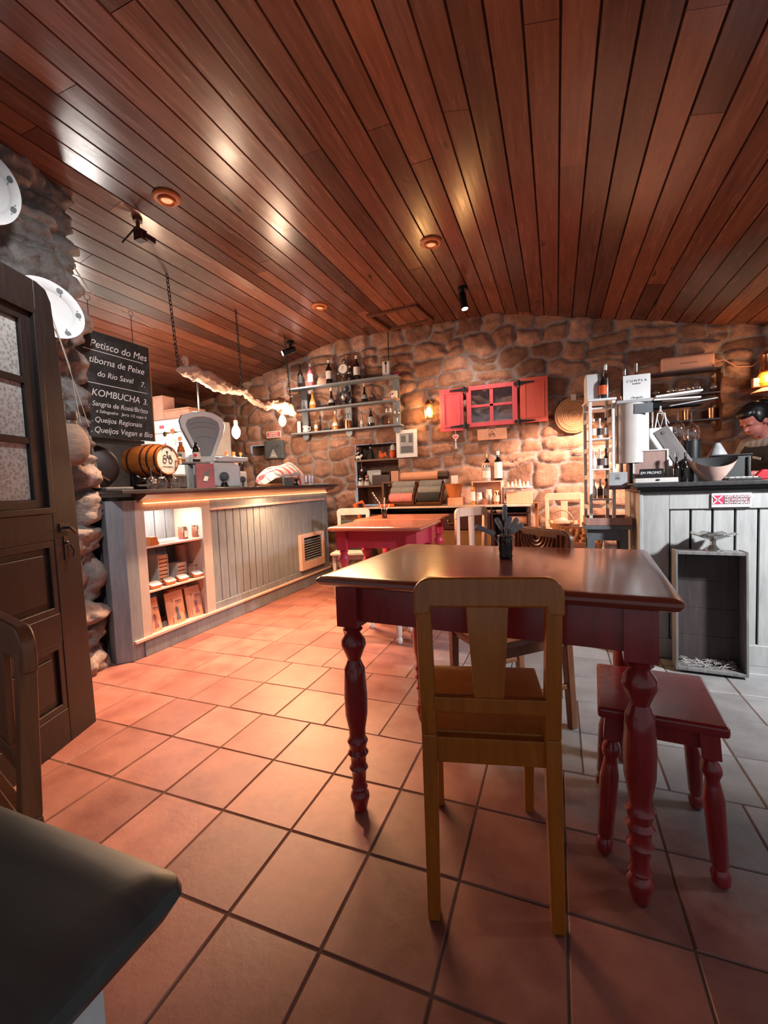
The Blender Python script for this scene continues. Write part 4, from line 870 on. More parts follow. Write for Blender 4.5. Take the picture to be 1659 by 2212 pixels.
mesh_obj('cup', MB().lathe([(.04, 0), (.035, .01), (.015, .03), (.04, .06), (.062, .10), (.06, .15), (.03, .18), (.035, .22), (.0, .24)], 20), M['silver'], t); mesh_obj('handle', MB().tube([(.05, 0, .17), (.10, 0, .18), (.10, 0, .11), (.05, 0, .08)], .006), M['silver'], t); mesh_obj('handle', MB().tube([(-.05, 0, .17), (-.09, 0, .18), (-.09, 0, .11), (-.05, 0, .08)], .006), M['silver'], t)
def mug(label, loc, side=1, mat='white'):
    t = thing('mug', label, 'mug', loc); mesh_obj('mug_body', MB().lathe([(.034, 0), (.038, .005), (.042, .085), (.038, .085), (.034, .01), (0, .01)], 20, cap=False), M[mat], t)
    mesh_obj('handle', MB().tube([(.038*side, 0, .07), (.07*side, 0, .065), (.07*side, 0, .03), (.036*side, 0, .02)], .006), M[mat], t)
    mesh_obj('flower_print', MB().lathe([(.012, 0), (.012, .002)], 8, m=Matrix.Translation((-.01, -.04, .045)) @ Matrix.Rotation(PI/2, 4, 'X')), M['pinkglass'], t)
mug('white mug with flower print at the left of the bottom wall shelf', (sx(657), SY-.03, 1.856)); mug('white patterned mug on a pink book, middle wall shelf', (sx(852), SY-.03, 2.175), -1)
single('pink_book', 'thin pink book under the patterned mug on the wall shelf', 'book', MB().box(-.11, .07, -.06, .05, 0, .016), M['cork'], bevel=.002, loc=(sx(848), SY-.02, 2.157))
single('upright_card', 'white upright card at the left end of the bottom wall shelf', 'card', MB().box(-.025, .025, -.01, .01, 0, .155), M['white'], bevel=.004, loc=(sx(643), SY-.03, 1.856))
single('cork', 'small dark cylinder lying on the bottom wall shelf', 'cork', MB().cyl((0, 0), .018, -.05, .05, 12, m=Matrix.Rotation(PI/2, 4, 'Y')), M['black'], loc=(sx(704), SY-.03, 1.876))
single('cork', 'tiny dark cylinder lying right of the round bottle, bottom shelf', 'cork', MB().cyl((0, 0), .012, -.025, .025, 12, m=Matrix.Rotation(PI/2, 4, 'Y')), M['grey_dark'], loc=(sx(820), SY-.03, 1.869))
t = thing('metal_cup', 'polished metal cup with tall loop handle on the bottom wall shelf', 'cup', (sx(748), SY-.02, 1.856)); mesh_obj('cup_body', MB().lathe([(.05, 0), (.05, .10), (.047, .10), (.047, .006), (0, .006)], 24, cap=False), M['copper'], t); mesh_obj('loop_handle', MB().tube([(-.01+.02*math.cos(a), 0, .15+.05*math.sin(a)) for a in np.linspace(-.4, PI+.4, 14)], .004), M['iron'], t)
for px, s_, lb in ((838, 1.4, 'tall wine glass on the bottom wall shelf'), (856, 1.15, 'shorter glass at the right end of the bottom wall shelf')):
    wineglass(lb, (sx(px), SY-.03, 1.857), True, s_, 'glasses on the bottom wall shelf')

# niche shelves and contents
def nshelf(z, label): single('niche_shelf', label, 'shelf', MB().box(NX0+.02, NX1-.01, BY-.07, BY+.24, z-.025, z), M['brown'], bevel=.003)
nshelf(1.455, 'upper brown shelf board in the wall niche'); nshelf(1.12, 'lower brown shelf board in the wall niche')
def nx(px): return oy(px, 1000, BY).x
NY = BY+.03
def figure(label, px, z, mats, h=.17, hat=False):
    t = thing('figurine', label, 'figurine', (nx(px), NY, z+.001), 0, 'figurines in the wall niche')
    mesh_obj('body', MB().lathe([(.045, 0), (.042, .03), (.028, h*.55), (.02, h*.65)], 14), M[mats[0]], t); mesh_obj('head', MB().ball((0, -.005, h*.76), .026), M[mats[1]], t)
    if hat: mesh_obj('hat', MB().lathe([(.04, h*.82), (.02, h*.88), (.015, h*1.0), (.0, h*1.02)], 14), M[mats[2]], t)
    else: mesh_obj('arm', MB().tube([(-.02, -.02, h*.5), (.0, -.05, h*.4), (.03, -.03, h*.5)], .009), M[mats[2]], t)
figure('seated dark figurine at the left of the upper niche shelf', 772, 1.455, ('leather', 'skin', 'white'), .20)
single('dog_figurine', 'white spotted dog figurine in front of the seated figurine', 'figurine', MB().ball((0, 0, .035), (.045, .02, .022)).ball((.045, 0, .055), .018).cyl((-.03, .0), .007, 0, .03, 8).cyl((.025, .0), .007, 0, .03, 8), M['white'], loc=(nx(777), NY-.06, 1.456))
figure('tall black-and-silver figurine in the middle of the upper niche shelf', 800, 1.455, ('apron', 'silver', 'black'), .20, True)
single('hen_figurine', 'orange hen figurine on the upper niche shelf', 'figurine', MB().ball((0, 0, .04), (.04, .025, .04)).ball((-.02, 0, .085), .02).prism([(.02, .05), (.07, .02), (.05, .09)], -.008, .008), M['orange'], loc=(nx(825), NY-.02, 1.456))
single('orange_pot', 'orange pot at the right of the upper niche shelf', 'pot', MB().lathe([(.03, 0), (.045, .03), (.048, .07), (.035, .10)], 16), M['orange'], loc=(nx(848), NY, 1.456))
single('cap', 'pale cap resting on the orange pot in the niche', 'cap', MB().ball((0, 0, .03), (.04, .04, .05)).lathe([(.055, 0), (.055, .006)], 16), M['offwhite'], loc=(nx(849), NY, 1.558))
figure('small white-and-brown figurine at the left of the lower niche shelf', 776, 1.12, ('white', 'hair', 'leather'), .16)
figure('small pale figurine holding a violet bundle, lower niche shelf', 790, 1.12, ('offwhite', 'skin', 'mauve'), .15)
single('postcard', 'white printed card standing at the back of the lower niche shelf', 'card', MB().box(-.10, .10, -.004, .004, 0, .20), M['paper'], loc=(nx(797), BY+.16, 1.121))
single('dark_box', 'dark brown box on the lower niche shelf', 'box', MB().box(-.125, .125, -.05, .05, 0, .13), M['darkbrown'], bevel=.004, loc=(nx(823), NY, 1.121))
single('candle_card', 'pale card leaning at the right of the lower niche shelf', 'card', MB().box(-.05, .05, -.004, .004, 0, .17), M['cork'], loc=(nx(853), NY-.05, 1.121))
t = thing('star_ornament', 'small white star hanging below the upper niche shelf', 'ornament', (nx(784), BY-.05, 1.42)); st = [(.022*(1 if i % 2 == 0 else .42)*math.sin(i*PI/5), -.10+.022*(1 if i % 2 == 0 else .42)*math.cos(i*PI/5)) for i in range(10)]
mesh_obj('star', MB().prism(st, -.004, .004), M['paper'], t); mesh_obj('thread', MB().tube([(0, 0, .01), (0, 0, -.08)], .0015, 4), M['string'], t)

# picture of the framed drawing
a = oy(858, 932, 5.2); b = oy(900, 983, 5.2)
def flat_frame(name, label, cat, x0, x1, z0, z1, y, fw, fm, pm):
    t = thing(name, label, cat, ((x0+x1)/2, y, z0)); hx = (x1-x0)/2; h = z1-z0
    mesh_obj('frame', MB().frame([(-hx, 0), (hx, 0), (hx, h), (-hx, h)], [(-hx+fw, fw), (hx-fw, fw), (hx-fw, h-fw), (-hx+fw, h-fw)], -.012, .006), fm, t, .002)
    mesh_obj('picture', MB().box(-hx+fw, hx-fw, -.004, .004, fw, h-fw), pm, t); return t, hx, h
t, hx, h = flat_frame('framed_print', 'white-framed grey print hanging right of the niche', 'picture', -1.86, -1.59, 1.45, 1.79, BY-.07, .045, M['paper'], M['grey_light'])
mesh_obj('dark_print', MB().box(-hx+.06, hx-.06, -.006, -.0045, .06, .14).box(-hx+.06, -.01, -.006, -.0045, .19, .27).box(.03, hx-.06, -.006, -.0045, .18, .28), M['grey_dark'], t)
# lantern
t = thing('wall_lantern', 'lit wall lantern glowing left of the coral window', 'wall lamp', (-1.42, BY-.10, 1.90))
mesh_obj('lantern_frame', MB().lathe([(.04, 0), (.055, .16), (.06, .165), (.02, .22), (.0, .225)], 6, cap=False).tube([(0, .0, .22), (0, .10, .22)], .008).cyl((0, 0), .012, -.04, 0), M['iron'] if False else M['glass'], t)
mesh_obj('lantern_bars', MB().tube([(.045, 0, 0), (.06, 0, .16)], .004).tube([(-.045, 0, 0), (-.06, 0, .16)], .004).tube([(0, -.045, 0), (0, -.06, .16)], .004).lathe([(.045, -.006), (.045, 0)], 6).lathe([(.064, .16), (.02, .215), (.0, .22)], 6).tube([(0, 0, .215), (0, .10, .23)], .006).tube([(0, .10, .25), (0, .10, -.05)], .008), M['brass'], t)
mesh_obj('lantern_bulb', MB().ball((0, 0, .08), (.034, .034, .055)), M['flame'], t)
# coral window with shutters, hung on the stone
def build_shutter():
    y = BY-.09
    t = thing('shuttered_window', 'coral painted window frame with two open shutters on the stone wall', 'window frame', (-.68, y, 1.74))
    wx0, wx1 = -.965, -.395; X0 = -.68
    mb = MB().frame([(wx0-X0, .01), (wx1-X0, .01), (wx1-X0, .48), (wx0-X0, .48)], [(wx0-X0+.055, .06), (wx1-X0-.055, .06), (wx1-X0-.055, .43), (wx0-X0+.055, .43)], -.02, .03)
    mb.box(-.02, .02, -.012, .02, .06, .43).box(wx0-X0+.055, wx1-X0-.055, -.012, .02, .232, .262); mesh_obj('sash', mb, M['coral'], t, .003)
    for x0, x1 in ((wx0-X0+.055, -.02), (.02, wx1-X0-.055)):
        for z0, z1 in ((.06, .232), (.262, .43)): mesh_obj('glass_pane', MB().box(x0, x1, .003, .006, z0, z1), M['glass'], t)
    for x0, x1, mt, z0, z1, nm in ((-1.28, -1.0, 'coral', -.02, .475, 'left'), (-.365, -.075, 'coral2', .01, .50, 'right')):
        a, b_ = x0-X0, x1-X0
        q = mesh_obj('shutter', MB().box(a, b_, -.03, -.008, z0, z1), M[mt], t, .003)
        mesh_obj('raised_panel', MB().frame([(a+.045, z0+.05), (b_-.035, z0+.05), (b_-.035, z1-.05), (a+.045, z1-.05)], [(a+.06, z0+.065), (b_-.05, z0+.065), (b_-.05, z1-.065), (a+.06, z1-.065)], -.037, -.03), M[mt], q, .002)
    for xc, d in ((-.985, -1), (-.38, 1)):
        for z in (.03, .45):
            c0 = xc-X0; mesh_obj('iron_hinge', MB().prism([(c0-d*.05, z-.018), (c0-d*.05, z+.018), (c0+d*.02, z+.018), (c0+d*.17, z+.006), (c0+d*.17, z-.006), (c0+d*.02, z-.018)], -.042, -.031).cyl((c0, -.04), .016, z-.03, z+.03, 10), M['iron'], t, .002)
build_shutter()
t = thing('heart_ornament', 'wooden heart with bow hanging under the left shutter', 'ornament', (oy(984, 928, BY-.12).x, BY-.12, 1.60))
hp = [(.032*(16*math.sin(a)**3)/16, .028*(13*math.cos(a)-5*math.cos(2*a)-2*math.cos(3*a)-math.cos(4*a))/14+.05) for a in np.linspace(0, 2*PI, 24)[:-1]]
mesh_obj('heart', MB().prism(hp, -.004, .004), M['coral2'], t); mesh_obj('heart_rim', MB().tube([(x, 0, z) for x, z in hp], .006, 6, closed=True), M['paper'], t); mesh_obj('ribbon', MB().tube([(0, 0, .07), (0, 0, .14)], .002, 4).tube([(0, -.004, .0), (-.008, -.004, -.09)], .005, 4).tube([(0, -.004, .0), (.012, -.004, -.09)], .005, 4).ball((0, -.005, .005), .011), M['paper'], t)
t = thing('wooden_sign', 'peach wooden sign with bicycle-shaped monogram under the window', 'sign', (-.68, BY-.10, 1.59), 0)
mesh_obj('board', MB().box(-.165, .165, -.02, .02, 0, .125), M['cork'], t, .004); logo(t, facing((.0, -.0215, .055), (0, -1, 0)), .10, M['iron'])
t = thing('straw_trivet', 'round woven straw disc hanging right of the window', 'woven disc', (.185, BY-.10, 1.79))
rr = MB(); 
for q in range(9): rr.tube([((.015+.021*q)*math.cos(a), -.004*(q % 2)+.012*math.cos(q*.6), (.015+.021*q)*math.sin(a)*(1+.012*math.sin(a*12) if q > 6 else 1)) for a in np.linspace(0, 2*PI, 36)[:-1]], .0125, 6, closed=True)
mesh_obj('woven_rings', rr, M['basket'], t); mesh_obj('paper_tag', MB().box(-.03, .02, -.035, -.03, .15, .215), M['offwhite'], t); mesh_obj('dark_stitches', MB().box(-.001, .001, -.02, -.019, -.01, .01), M['leather'], t)
single('wall_cable', 'thin black cable running down the stone wall above the shelves', 'cable', MB().tube([(oy(838, 722, BY-.09).x, BY-.09, 3.0), (oy(840, 780, BY-.09).x, BY-.10, 2.66)], .006, 6), M['iron'])
# danger panel and red sign
def on_back(px, py, y=BY-.08): return oy(px, py, y)
a = on_back(575, 993); b = on_back(612, 950)
t = thing('electric_panel', 'grey electrical box with white warning triangle on the back wall', 'electrical box', ((a.x+b.x)/2, BY-.08, a.z)); W_ = (b.x-a.x)/2; h = b.z-a.z
mesh_obj('cabinet', MB().box(-W_, W_, -.03, .06, 0, h), M['grey_dark'], t, .008); mesh_obj('door_panel', MB().box(-W_+.015, W_-.015, -.036, -.03, .015, h-.02), M['grey_dark'], t, .002)
mesh_obj('lock', MB().lathe([(.01, 0), (.01, .006)], 12, m=Matrix.Translation((W_*.45, -.036, h*.68)) @ Matrix.Rotation(PI/2, 4, 'X')), M['silver'], t)
mesh_obj('warning_triangle', MB().prism([(-.065, .02), (.065, .02), (0, .135)], -.039, -.0365), M['paper'], t); mesh_obj('triangle_outline', MB().frame([(-.052, .028), (.052, .028), (0, .12)], [(-.040, .035), (.040, .035), (0, .105)], -.041, -.0392), M['grey_dark'], t); mesh_obj('bolt_mark', MB().prism([(.004, .09), (-.012, .062), (.0, .064), (-.004, .04), (.012, .068), (.0, .067)], -.041, -.0392), M['grey_dark'], t)
a = on_back(577, 947); b = on_back(607, 930)
t = thing('fire_sign', 'small red and white notice above the electrical box', 'sign', ((a.x+b.x)/2, BY-.085, a.z)); W_ = (b.x-a.x)/2; h = b.z-a.z
mesh_obj('plate', MB().box(-W_, W_, -.004, .004, 0, h), M['paper'], t); mesh_obj('red_field', MB().box(-W_+.012, W_-.012, -.0055, -.004, .012, h-.012), M['coral'], t)
lettering('QUADRO', .034, M['paper'], t, facing((0, -.0065, h*.64), (0, -1, 0)), bold=.001); lettering('ELÉCTRICO', .028, M['paper'], t, facing((0, -.0065, h*.30), (0, -1, 0)), bold=.001)

# ------------------------------------------------------------------ dresser with goods
def build_dresser():
    t = thing('sideboard', 'dark brown sideboard with a brass-handled drawer along the back wall', 'sideboard', (-1.15, 4.92, 0))
    x0, x1 = -.90, .88; y0, y1 = -.22, .22
    mesh_obj('top_board', MB().box(x0-.02, x1+.02, y0-.02, y1, .845, .865), M['offwhite2'], t, .003)
    mesh_obj('carcass', MB().box(x0, x1, y1-.02, y1, 0, .845).box(x0, x0+.02, y0, y1, 0, .845).box(x1-.02, x1, y0, y1, 0, .845).box(x0, x1, y0, y1, .10, .12).box(x0, x1, y0, y1, .765, .78), M['darkbrown'], t, .003)
    mesh_obj('cupboard_front', MB().box(x0+.02, .50, y0, y0+.02, .12, .60), M['brown2'], t, .003)
    mesh_obj('divider', MB().box(.50, .52, y0, y1, .10, .845), M['darkbrown'], t, .003)
    d = mesh_obj('drawer', MB().box(-.25, .495, y0-.02, y0, .61, .765), M['darkbrown'], t, .004)
    mesh_obj('drawer_handle', MB().tube([(.05, y0-.025, .70), (.05, y0-.05, .68), (.15, y0-.05, .68), (.15, y0-.025, .70)], .006).ball((.05, y0-.025, .705), .012).ball((.15, y0-.025, .705), .012), M['brass'], d)
    d = mesh_obj('drawer', MB().box(x0+.02, -.26, y0-.02, y0, .61, .765), M['darkbrown'], t, .004)
    mesh_obj('side_arch', MB().prism([(.16, 0), (.22, 0), (.22, .865), (.0, .865)]+[(.0+.16*math.sin(a), .865-.865*(1-math.cos(a))) for a in (.3, .6, .9, 1.2)], .93, .96, 'x'), M['orangewood'], t)
M['offwhite2'] = paint('pale_top', '#cbb5a8', .4); M['brown2'] = wood('tan_brown_wood', '#5a3d22', '#7a552f', .5)
build_dresser()
DT = .866
def dx(px, y=4.85): return oy(px, 1060, y).x
for i, px in enumerate((1012, 1026, 1042, 1060, 1078)):
    lb = ['leftmost pale tartlet', 'second pale tartlet from the left', 'middle pale tartlet', 'fourth pale tartlet from the left', 'rightmost pale tartlet'][i]+' in the open slot above the drawer'
    single('tartlet', lb, 'pastry', MB().lathe([(.025, 0), (.045, .02), (.04, .028), (0, .034)], 12), M['pale'], 'tartlets above the sideboard drawer', loc=(oy(px, 1097, 4.76).x, 4.76, .781))
# crates with rolled cloths
def crate_rolls(x0, x1, rolls, label, nm):
    y0, y1 = 4.74, 5.0; z = DT
    t = thing('textile_crate', label, 'crate', ((x0+x1)/2, 4.87, z), 0, 'tilted crates of folded textiles on the sideboard'); hx = (x1-x0)/2
    t.rotation_euler = (math.radians(48), 0, 0); t.location.z += .115
    mesh_obj('crate_body', MB().box(-hx, hx, -.15, .13, 0, .012).box(-hx, hx, -.15, -.138, 0, .05).box(-hx, -hx+.012, -.15, .13, 0, .09).box(hx-.012, hx, -.15, .13, 0, .09).box(-hx, hx, .118, .13, 0, .1), M['brown'], t, .002)
    for j, (mt, lb) in enumerate(rolls):
        r = .052; yy = -.085+j*.092; zz = .07
        prof = [(0, -hx+.02), (r*.9, -hx+.018), (r, -hx+.03), (r, hx-.03), (r*.9, hx-.018), (0, hx-.02)]
        wp = (Matrix.Translation(t.location) @ Matrix.Rotation(math.radians(48), 4, 'X') @ Vector((0, yy, zz)))
        o = single('rolled_towel', lb, 'towel', MB().lathe(prof, 20, m=Matrix.Rotation(PI/2, 4, 'Y') @ Matrix.Scale(1.0, 4)), M[mt], 'rolled textiles in the crates', loc=wp)
crate_rolls(dx(845), dx(900), (('towel_pink', 'pink rolled towel at the front of the left crate'), ('towel_grey', 'grey rolled towel in the middle of the left crate'), ('towel_grey', 'pale grey rolled towel at the back of the left crate')), 'left tilted wooden crate of grey and pink rolled towels', 1)
crate_rolls(dx(903), dx(958), (('towel_dark', 'charcoal rolled towel with white band in the right crate'), ('towel_grey', 'grey rolled towel in the middle of the right crate'), ('sofa', 'grey folded towel at the back of the right crate')), 'right tilted wooden crate of grey and charcoal rolled towels', 2)
t = thing('rolled_mat', 'rolled cork mat lying behind the textile crates', 'rolled mat', (oy(915, 1028, 5.08).x, 5.08, oy(915, 1028, 5.08).z), 0)
mesh_obj('cork_roll', MB().lathe([(.045, -.28), (.05, -.27), (.05, .18), (.045, .185)], 20, m=Matrix.Rotation(PI/2, 4, 'Y')), M['cork'], t); mesh_obj('dark_roll_end', MB().lathe([(.047, .18), (.048, .19), (.048, .30), (.03, .31)], 20, m=Matrix.Rotation(PI/2, 4, 'Y')), M['leather'], t)
single('mat_shelf', 'narrow dark board carrying the rolled mat', 'board', MB().box(-2.0, -1.3, 5.02, 5.16, t.location.z-.075, t.location.z-.052).box(-2.0, -1.97, 5.02, 5.16, .866, t.location.z-.075).box(-1.33, -1.3, 5.02, 5.16, .866, t.location.z-.075), M['brown'], bevel=.003)
# basket on box
single('small_carton', 'pale pink carton under the round bowl on the sideboard', 'carton', MB().box(-.085, .085, -.06, .06, 0, .085), M['cork'], bevel=.003, loc=(dx(985), 4.85, DT))
single('bucket', 'tapered orange wooden bucket on the pink carton', 'bucket', MB().lathe([(.065, 0), (.105, .15), (.098, .15), (.06, .01), (0, .01)], 14, cap=False), M['orangewood'], loc=(dx(981), 4.85, DT+.086))
single('note_card', 'small white card with grey drawing behind the wooden bucket', 'card', MB().box(-.04, .04, -.003, .003, 0, .12), M['paper'], loc=(dx(977), 4.98, DT+.21))
single('card_easel', 'thin dark easel behind the wooden bucket', 'easel', MB().box(-.02, .02, -.01, .01, 0, .215), M['darkbrown'], loc=(dx(977), 5.0, DT))
# goods tower
t = thing('display_rack', 'small white display rack crowded with jars on the sideboard', 'display rack', (dx(1052), 4.92, DT))
mesh_obj('rack_frame', MB().box(-.16, -.148, -.09, .09, 0, .24).box(.148, .16, -.09, .09, 0, .24).box(-.16, .16, -.09, .09, .24, .252).box(-.16, .16, .08, .09, 0, .24), M['pale'], t, .002)
def goods(px, py, z, h, r, mat, lb, lab=None, y=4.80, name='food_jar', cat='jar', cap=None):
    t = thing(name, lb, cat, (dx(px, y), y, z), 0, 'jars and packs on the sideboard')
    mesh_obj('jar_body', MB().lathe([(r*.95, 0), (r, .005), (r, h*.8), (r*.8, h*.88)], 16), M[mat], t); mesh_obj('lid', MB().lathe([(r*.85, h*.88), (r*.85, h), (0, h)], 16), M[cap or 'silver'], t)
    if lab: mesh_obj('jar_label', MB().lathe([(r+.001, h*.2), (r+.001, h*.65)], 16, cap=False), M[lab], t)
goods(1022, 1080, DT, .22, .022, 'brandy', 'slim amber bottle at the left of the white display rack', 'paper', 4.79, 'slim_bottle', 'bottle', 'copper')
goods(1046, 1085, DT, .075, .028, 'drink', 'small brown jar low in the middle of the display rack', None, 4.79, cap='copper')
goods(1072, 1080, DT, .15, .030, 'copper', 'square-labelled amber jar at the right of the display rack', 'pale', 4.79, cap='cork')
goods(1035, 1060, DT, .13, .033, 'pale', 'pale fabric-topped jar left inside the display rack', 'paper', 4.88, cap='paper')
goods(1056, 1060, DT+.0, .16, .035, 'peach', 'peach ribboned jar in the middle inside the display rack', 'paper', 4.88, cap='paper')
goods(1052, 1035, DT+.253, .17, .042, 'grey_light', 'silvery clip-top jar on the display rack', 'paper', 4.87, cap='silver')
bottle('wine_bottle', 'wine bottle with tall white label on the display rack', (dx(1076), 4.90, DT+.253), .33, .042, M['dglass'], M['paper'], M['paper'], 'wine', 'wine bottles on the sideboard rack', labz=(.08, .6)); bottle('wine_bottle', 'dark wine bottle behind the clip-top jar', (dx(1050), 4.98, DT+.253), .31, .036, M['dglass'], None, M['copper'], 'wine', 'wine bottles on the sideboard rack')
single('picture_board', 'pinkish card behind the clip-top jar on the display rack', 'card', MB().box(-.08, .08, -.004, .004, 0, .20), M['cork'], loc=(dx(1055), 4.94, DT+.253))
t = thing('cake_stand', 'white cake stand with glass ornaments on a peach box', 'cake stand', (dx(1118), 4.90, DT+.13)); mesh_obj('plate', MB().lathe([(.05, 0), (.03, .02), (.03, .035), (.15, .04), (.155, .052), (.14, .05), (0, .046)], 28), M['white'], t)
for i in range(6): single('glass_ornament', ['leftmost', 'second', 'third', 'fourth', 'fifth', 'rightmost'][i]+' small bright ornament from the left on the cake stand', 'ornament', MB().lathe([(.018, 0), (.02, .02), (.01, .04), (.012, .05), (0, .055+.03*(i in (2, 3)))], 10), M['white' if i % 2 else 'cork'], 'ornaments on the white cake stand', loc=(dx(1118)-.10+.04*i, 4.90+(.03 if i % 2 else -.03), DT+.181))
single('peach_box', 'peach wooden box carrying the white cake stand', 'box', MB().box(-.13, .13, -.07, .07, 0, .128), M['cork'], bevel=.003, loc=(dx(1122), 4.86, DT))
single('log', 'rough pink log leaning in the side cupboard opening', 'log', MB().lathe([(.05, -.10), (.055, -.09), (.055, .10), (.05, .105)], 14, m=Matrix.Rotation(PI/2, 4, 'Y')), M['kraft'], loc=(dx(1118, 4.78), 4.80, .70))
# orange tea-towels & book rack left of niche (below)
single('folded_cloth', 'orange folded cloth leaning beside the wire-backed chair', 'cloth', MB().box(-.07, .07, -.02, .02, 0, .22), M['orange'], bevel=.008, loc=(-2.12, 4.75, .72), rot=(0, -.4, 0))
single('dark_plank', 'dark plank leaning behind the orange folded cloth', 'plank', MB().box(-.012, .012, -.06, .06, 0, .95), M['darkbrown'], bevel=.002, loc=(-1.86, 4.62, 0.0), rot=(0, -.28, 0))
single('folded_cloth', 'orange cloth lying behind the small lavender vase', 'cloth', MB().box(-.06, .12, -.05, .05, 0, .03), M['orange'], bevel=.008, loc=(-1.85, 4.70, .868), rot=(0, 0, .3))

# ------------------------------------------------------------------ tables, chairs, stools
LEG = [(.010, 0), (.022, .006), (.026, .03), (.032, .05), (.030, .062), (.022, .075), (.027, .085), (.021, .10), (.024, .145), (.031, .155), (.024, .168), (.026, .195), (.034, .208), (.026, .222), (.030, .238), (.034, .25), (.026, .265), (.027, .29), (.036, .345), (.038, .41), (.035, .465), (.033, .505), (.028, .515), (.021, .535), (.030, .56), (.040, .585), (.038, .603), (.022, .628), (.032, .64), (.024, .652), (.026, .66)]
def build_table(label, loc, rz, L, D, H_, body, top, group=None, ov=.085, es=1):
    t = thing('dining_table', label, 'table', loc, rz, group); lx, ly = L/2-ov, D/2-ov; s_ = H_/.83
    tp = MB(); prof = [(0, 0), (.012, 0), (.012, -.010), (.004, -.022), (-.012, -.030), (-.03, -.032)]
    A = [(L/2, D/2)]
    rings = []
    for e_, dz in ((-.030, 0), (-.010, -.001), (.0, -.008), (.002, -.016), (-.004, -.026), (-.014, -.032), (-.05, -.034)):
        e_, dz = e_*es, dz*es; a, b = L/2+e_, D/2+e_; r = .012*es
        pts = []
        for cx, cy_, a0 in ((a-r, b-r, 0), (-a+r, b-r, PI/2), (-a+r, -b+r, PI), (a-r, -b+r, 1.5*PI)):
            for q in range(4): an = a0+q*PI/6; pts.append((cx+r*math.cos(an), cy_+r*math.sin(an), H_+dz))
        rings.append(pts)
    n = 16; vs = [p for r_ in rings for p in r_]; fs = [tuple(range(n)), tuple(reversed(range(6*n, 7*n)))]
    for i in range(6):
        for k_ in range(n): fs.append((i*n+k_, (i+1)*n+k_, (i+1)*n+(k_+1) % n, i*n+(k_+1) % n))
    tp.add(vs, fs); mesh_obj('tabletop', tp, top, t)
    z1 = H_-.034*es; z0 = z1-.125; a, b = lx, ly
    mesh_obj('apron', MB().box(-a, a, -b-.012, -b+.012, z0, z1).box(-a, a, b-.012, b+.012, z0, z1).box(-a-.012, -a+.012, -b, b, z0, z1).box(a-.012, a+.012, -b, b, z0, z1), body, t, .002)
    for sx_ in (-1, 1):
        for sy_ in (-1, 1):
            m_ = MB().lathe([(r*1.05, z*s_) for r, z in LEG], 24, (sx_*lx, sy_*ly, 0)); q = .038; m_.box(sx_*lx-q, sx_*lx+q, sy_*ly-q, sy_*ly+q, .655*s_, z1)
            mesh_obj('leg', m_, body, t, 0)
    return t
build_table('large red dining table with turned legs in the foreground', (-.205, 1.595, 0), math.radians(-4), 1.01, .80, .83, M['red'], M['redtop'], 'red dining tables')
tb = build_table('rose-red dining table behind the big foreground table', (-1.20, 3.09, 0), math.radians(1), .70, .60, .83, M['pink'], M['redtop2'] if 'redtop2' in M else wood('rosy_tabletop', '#9a5142', '#b86f5a', .25, (1.2, 12, 12), coat=.4), 'red dining tables')
clone(tb, 'rose-red dining table farthest back, touching the other rose table', (-1.28, 3.71, 0), math.radians(-1))
build_table('black-topped grey table cut off at the bottom left corner', (-.895, -.10, 0), 0, 1.11, .80, .76, M['grey_light'], wood('black_tabletop', '#222425', '#343637', .38, (1.2, 12, 12), coat=0), None, .09, 1.45)

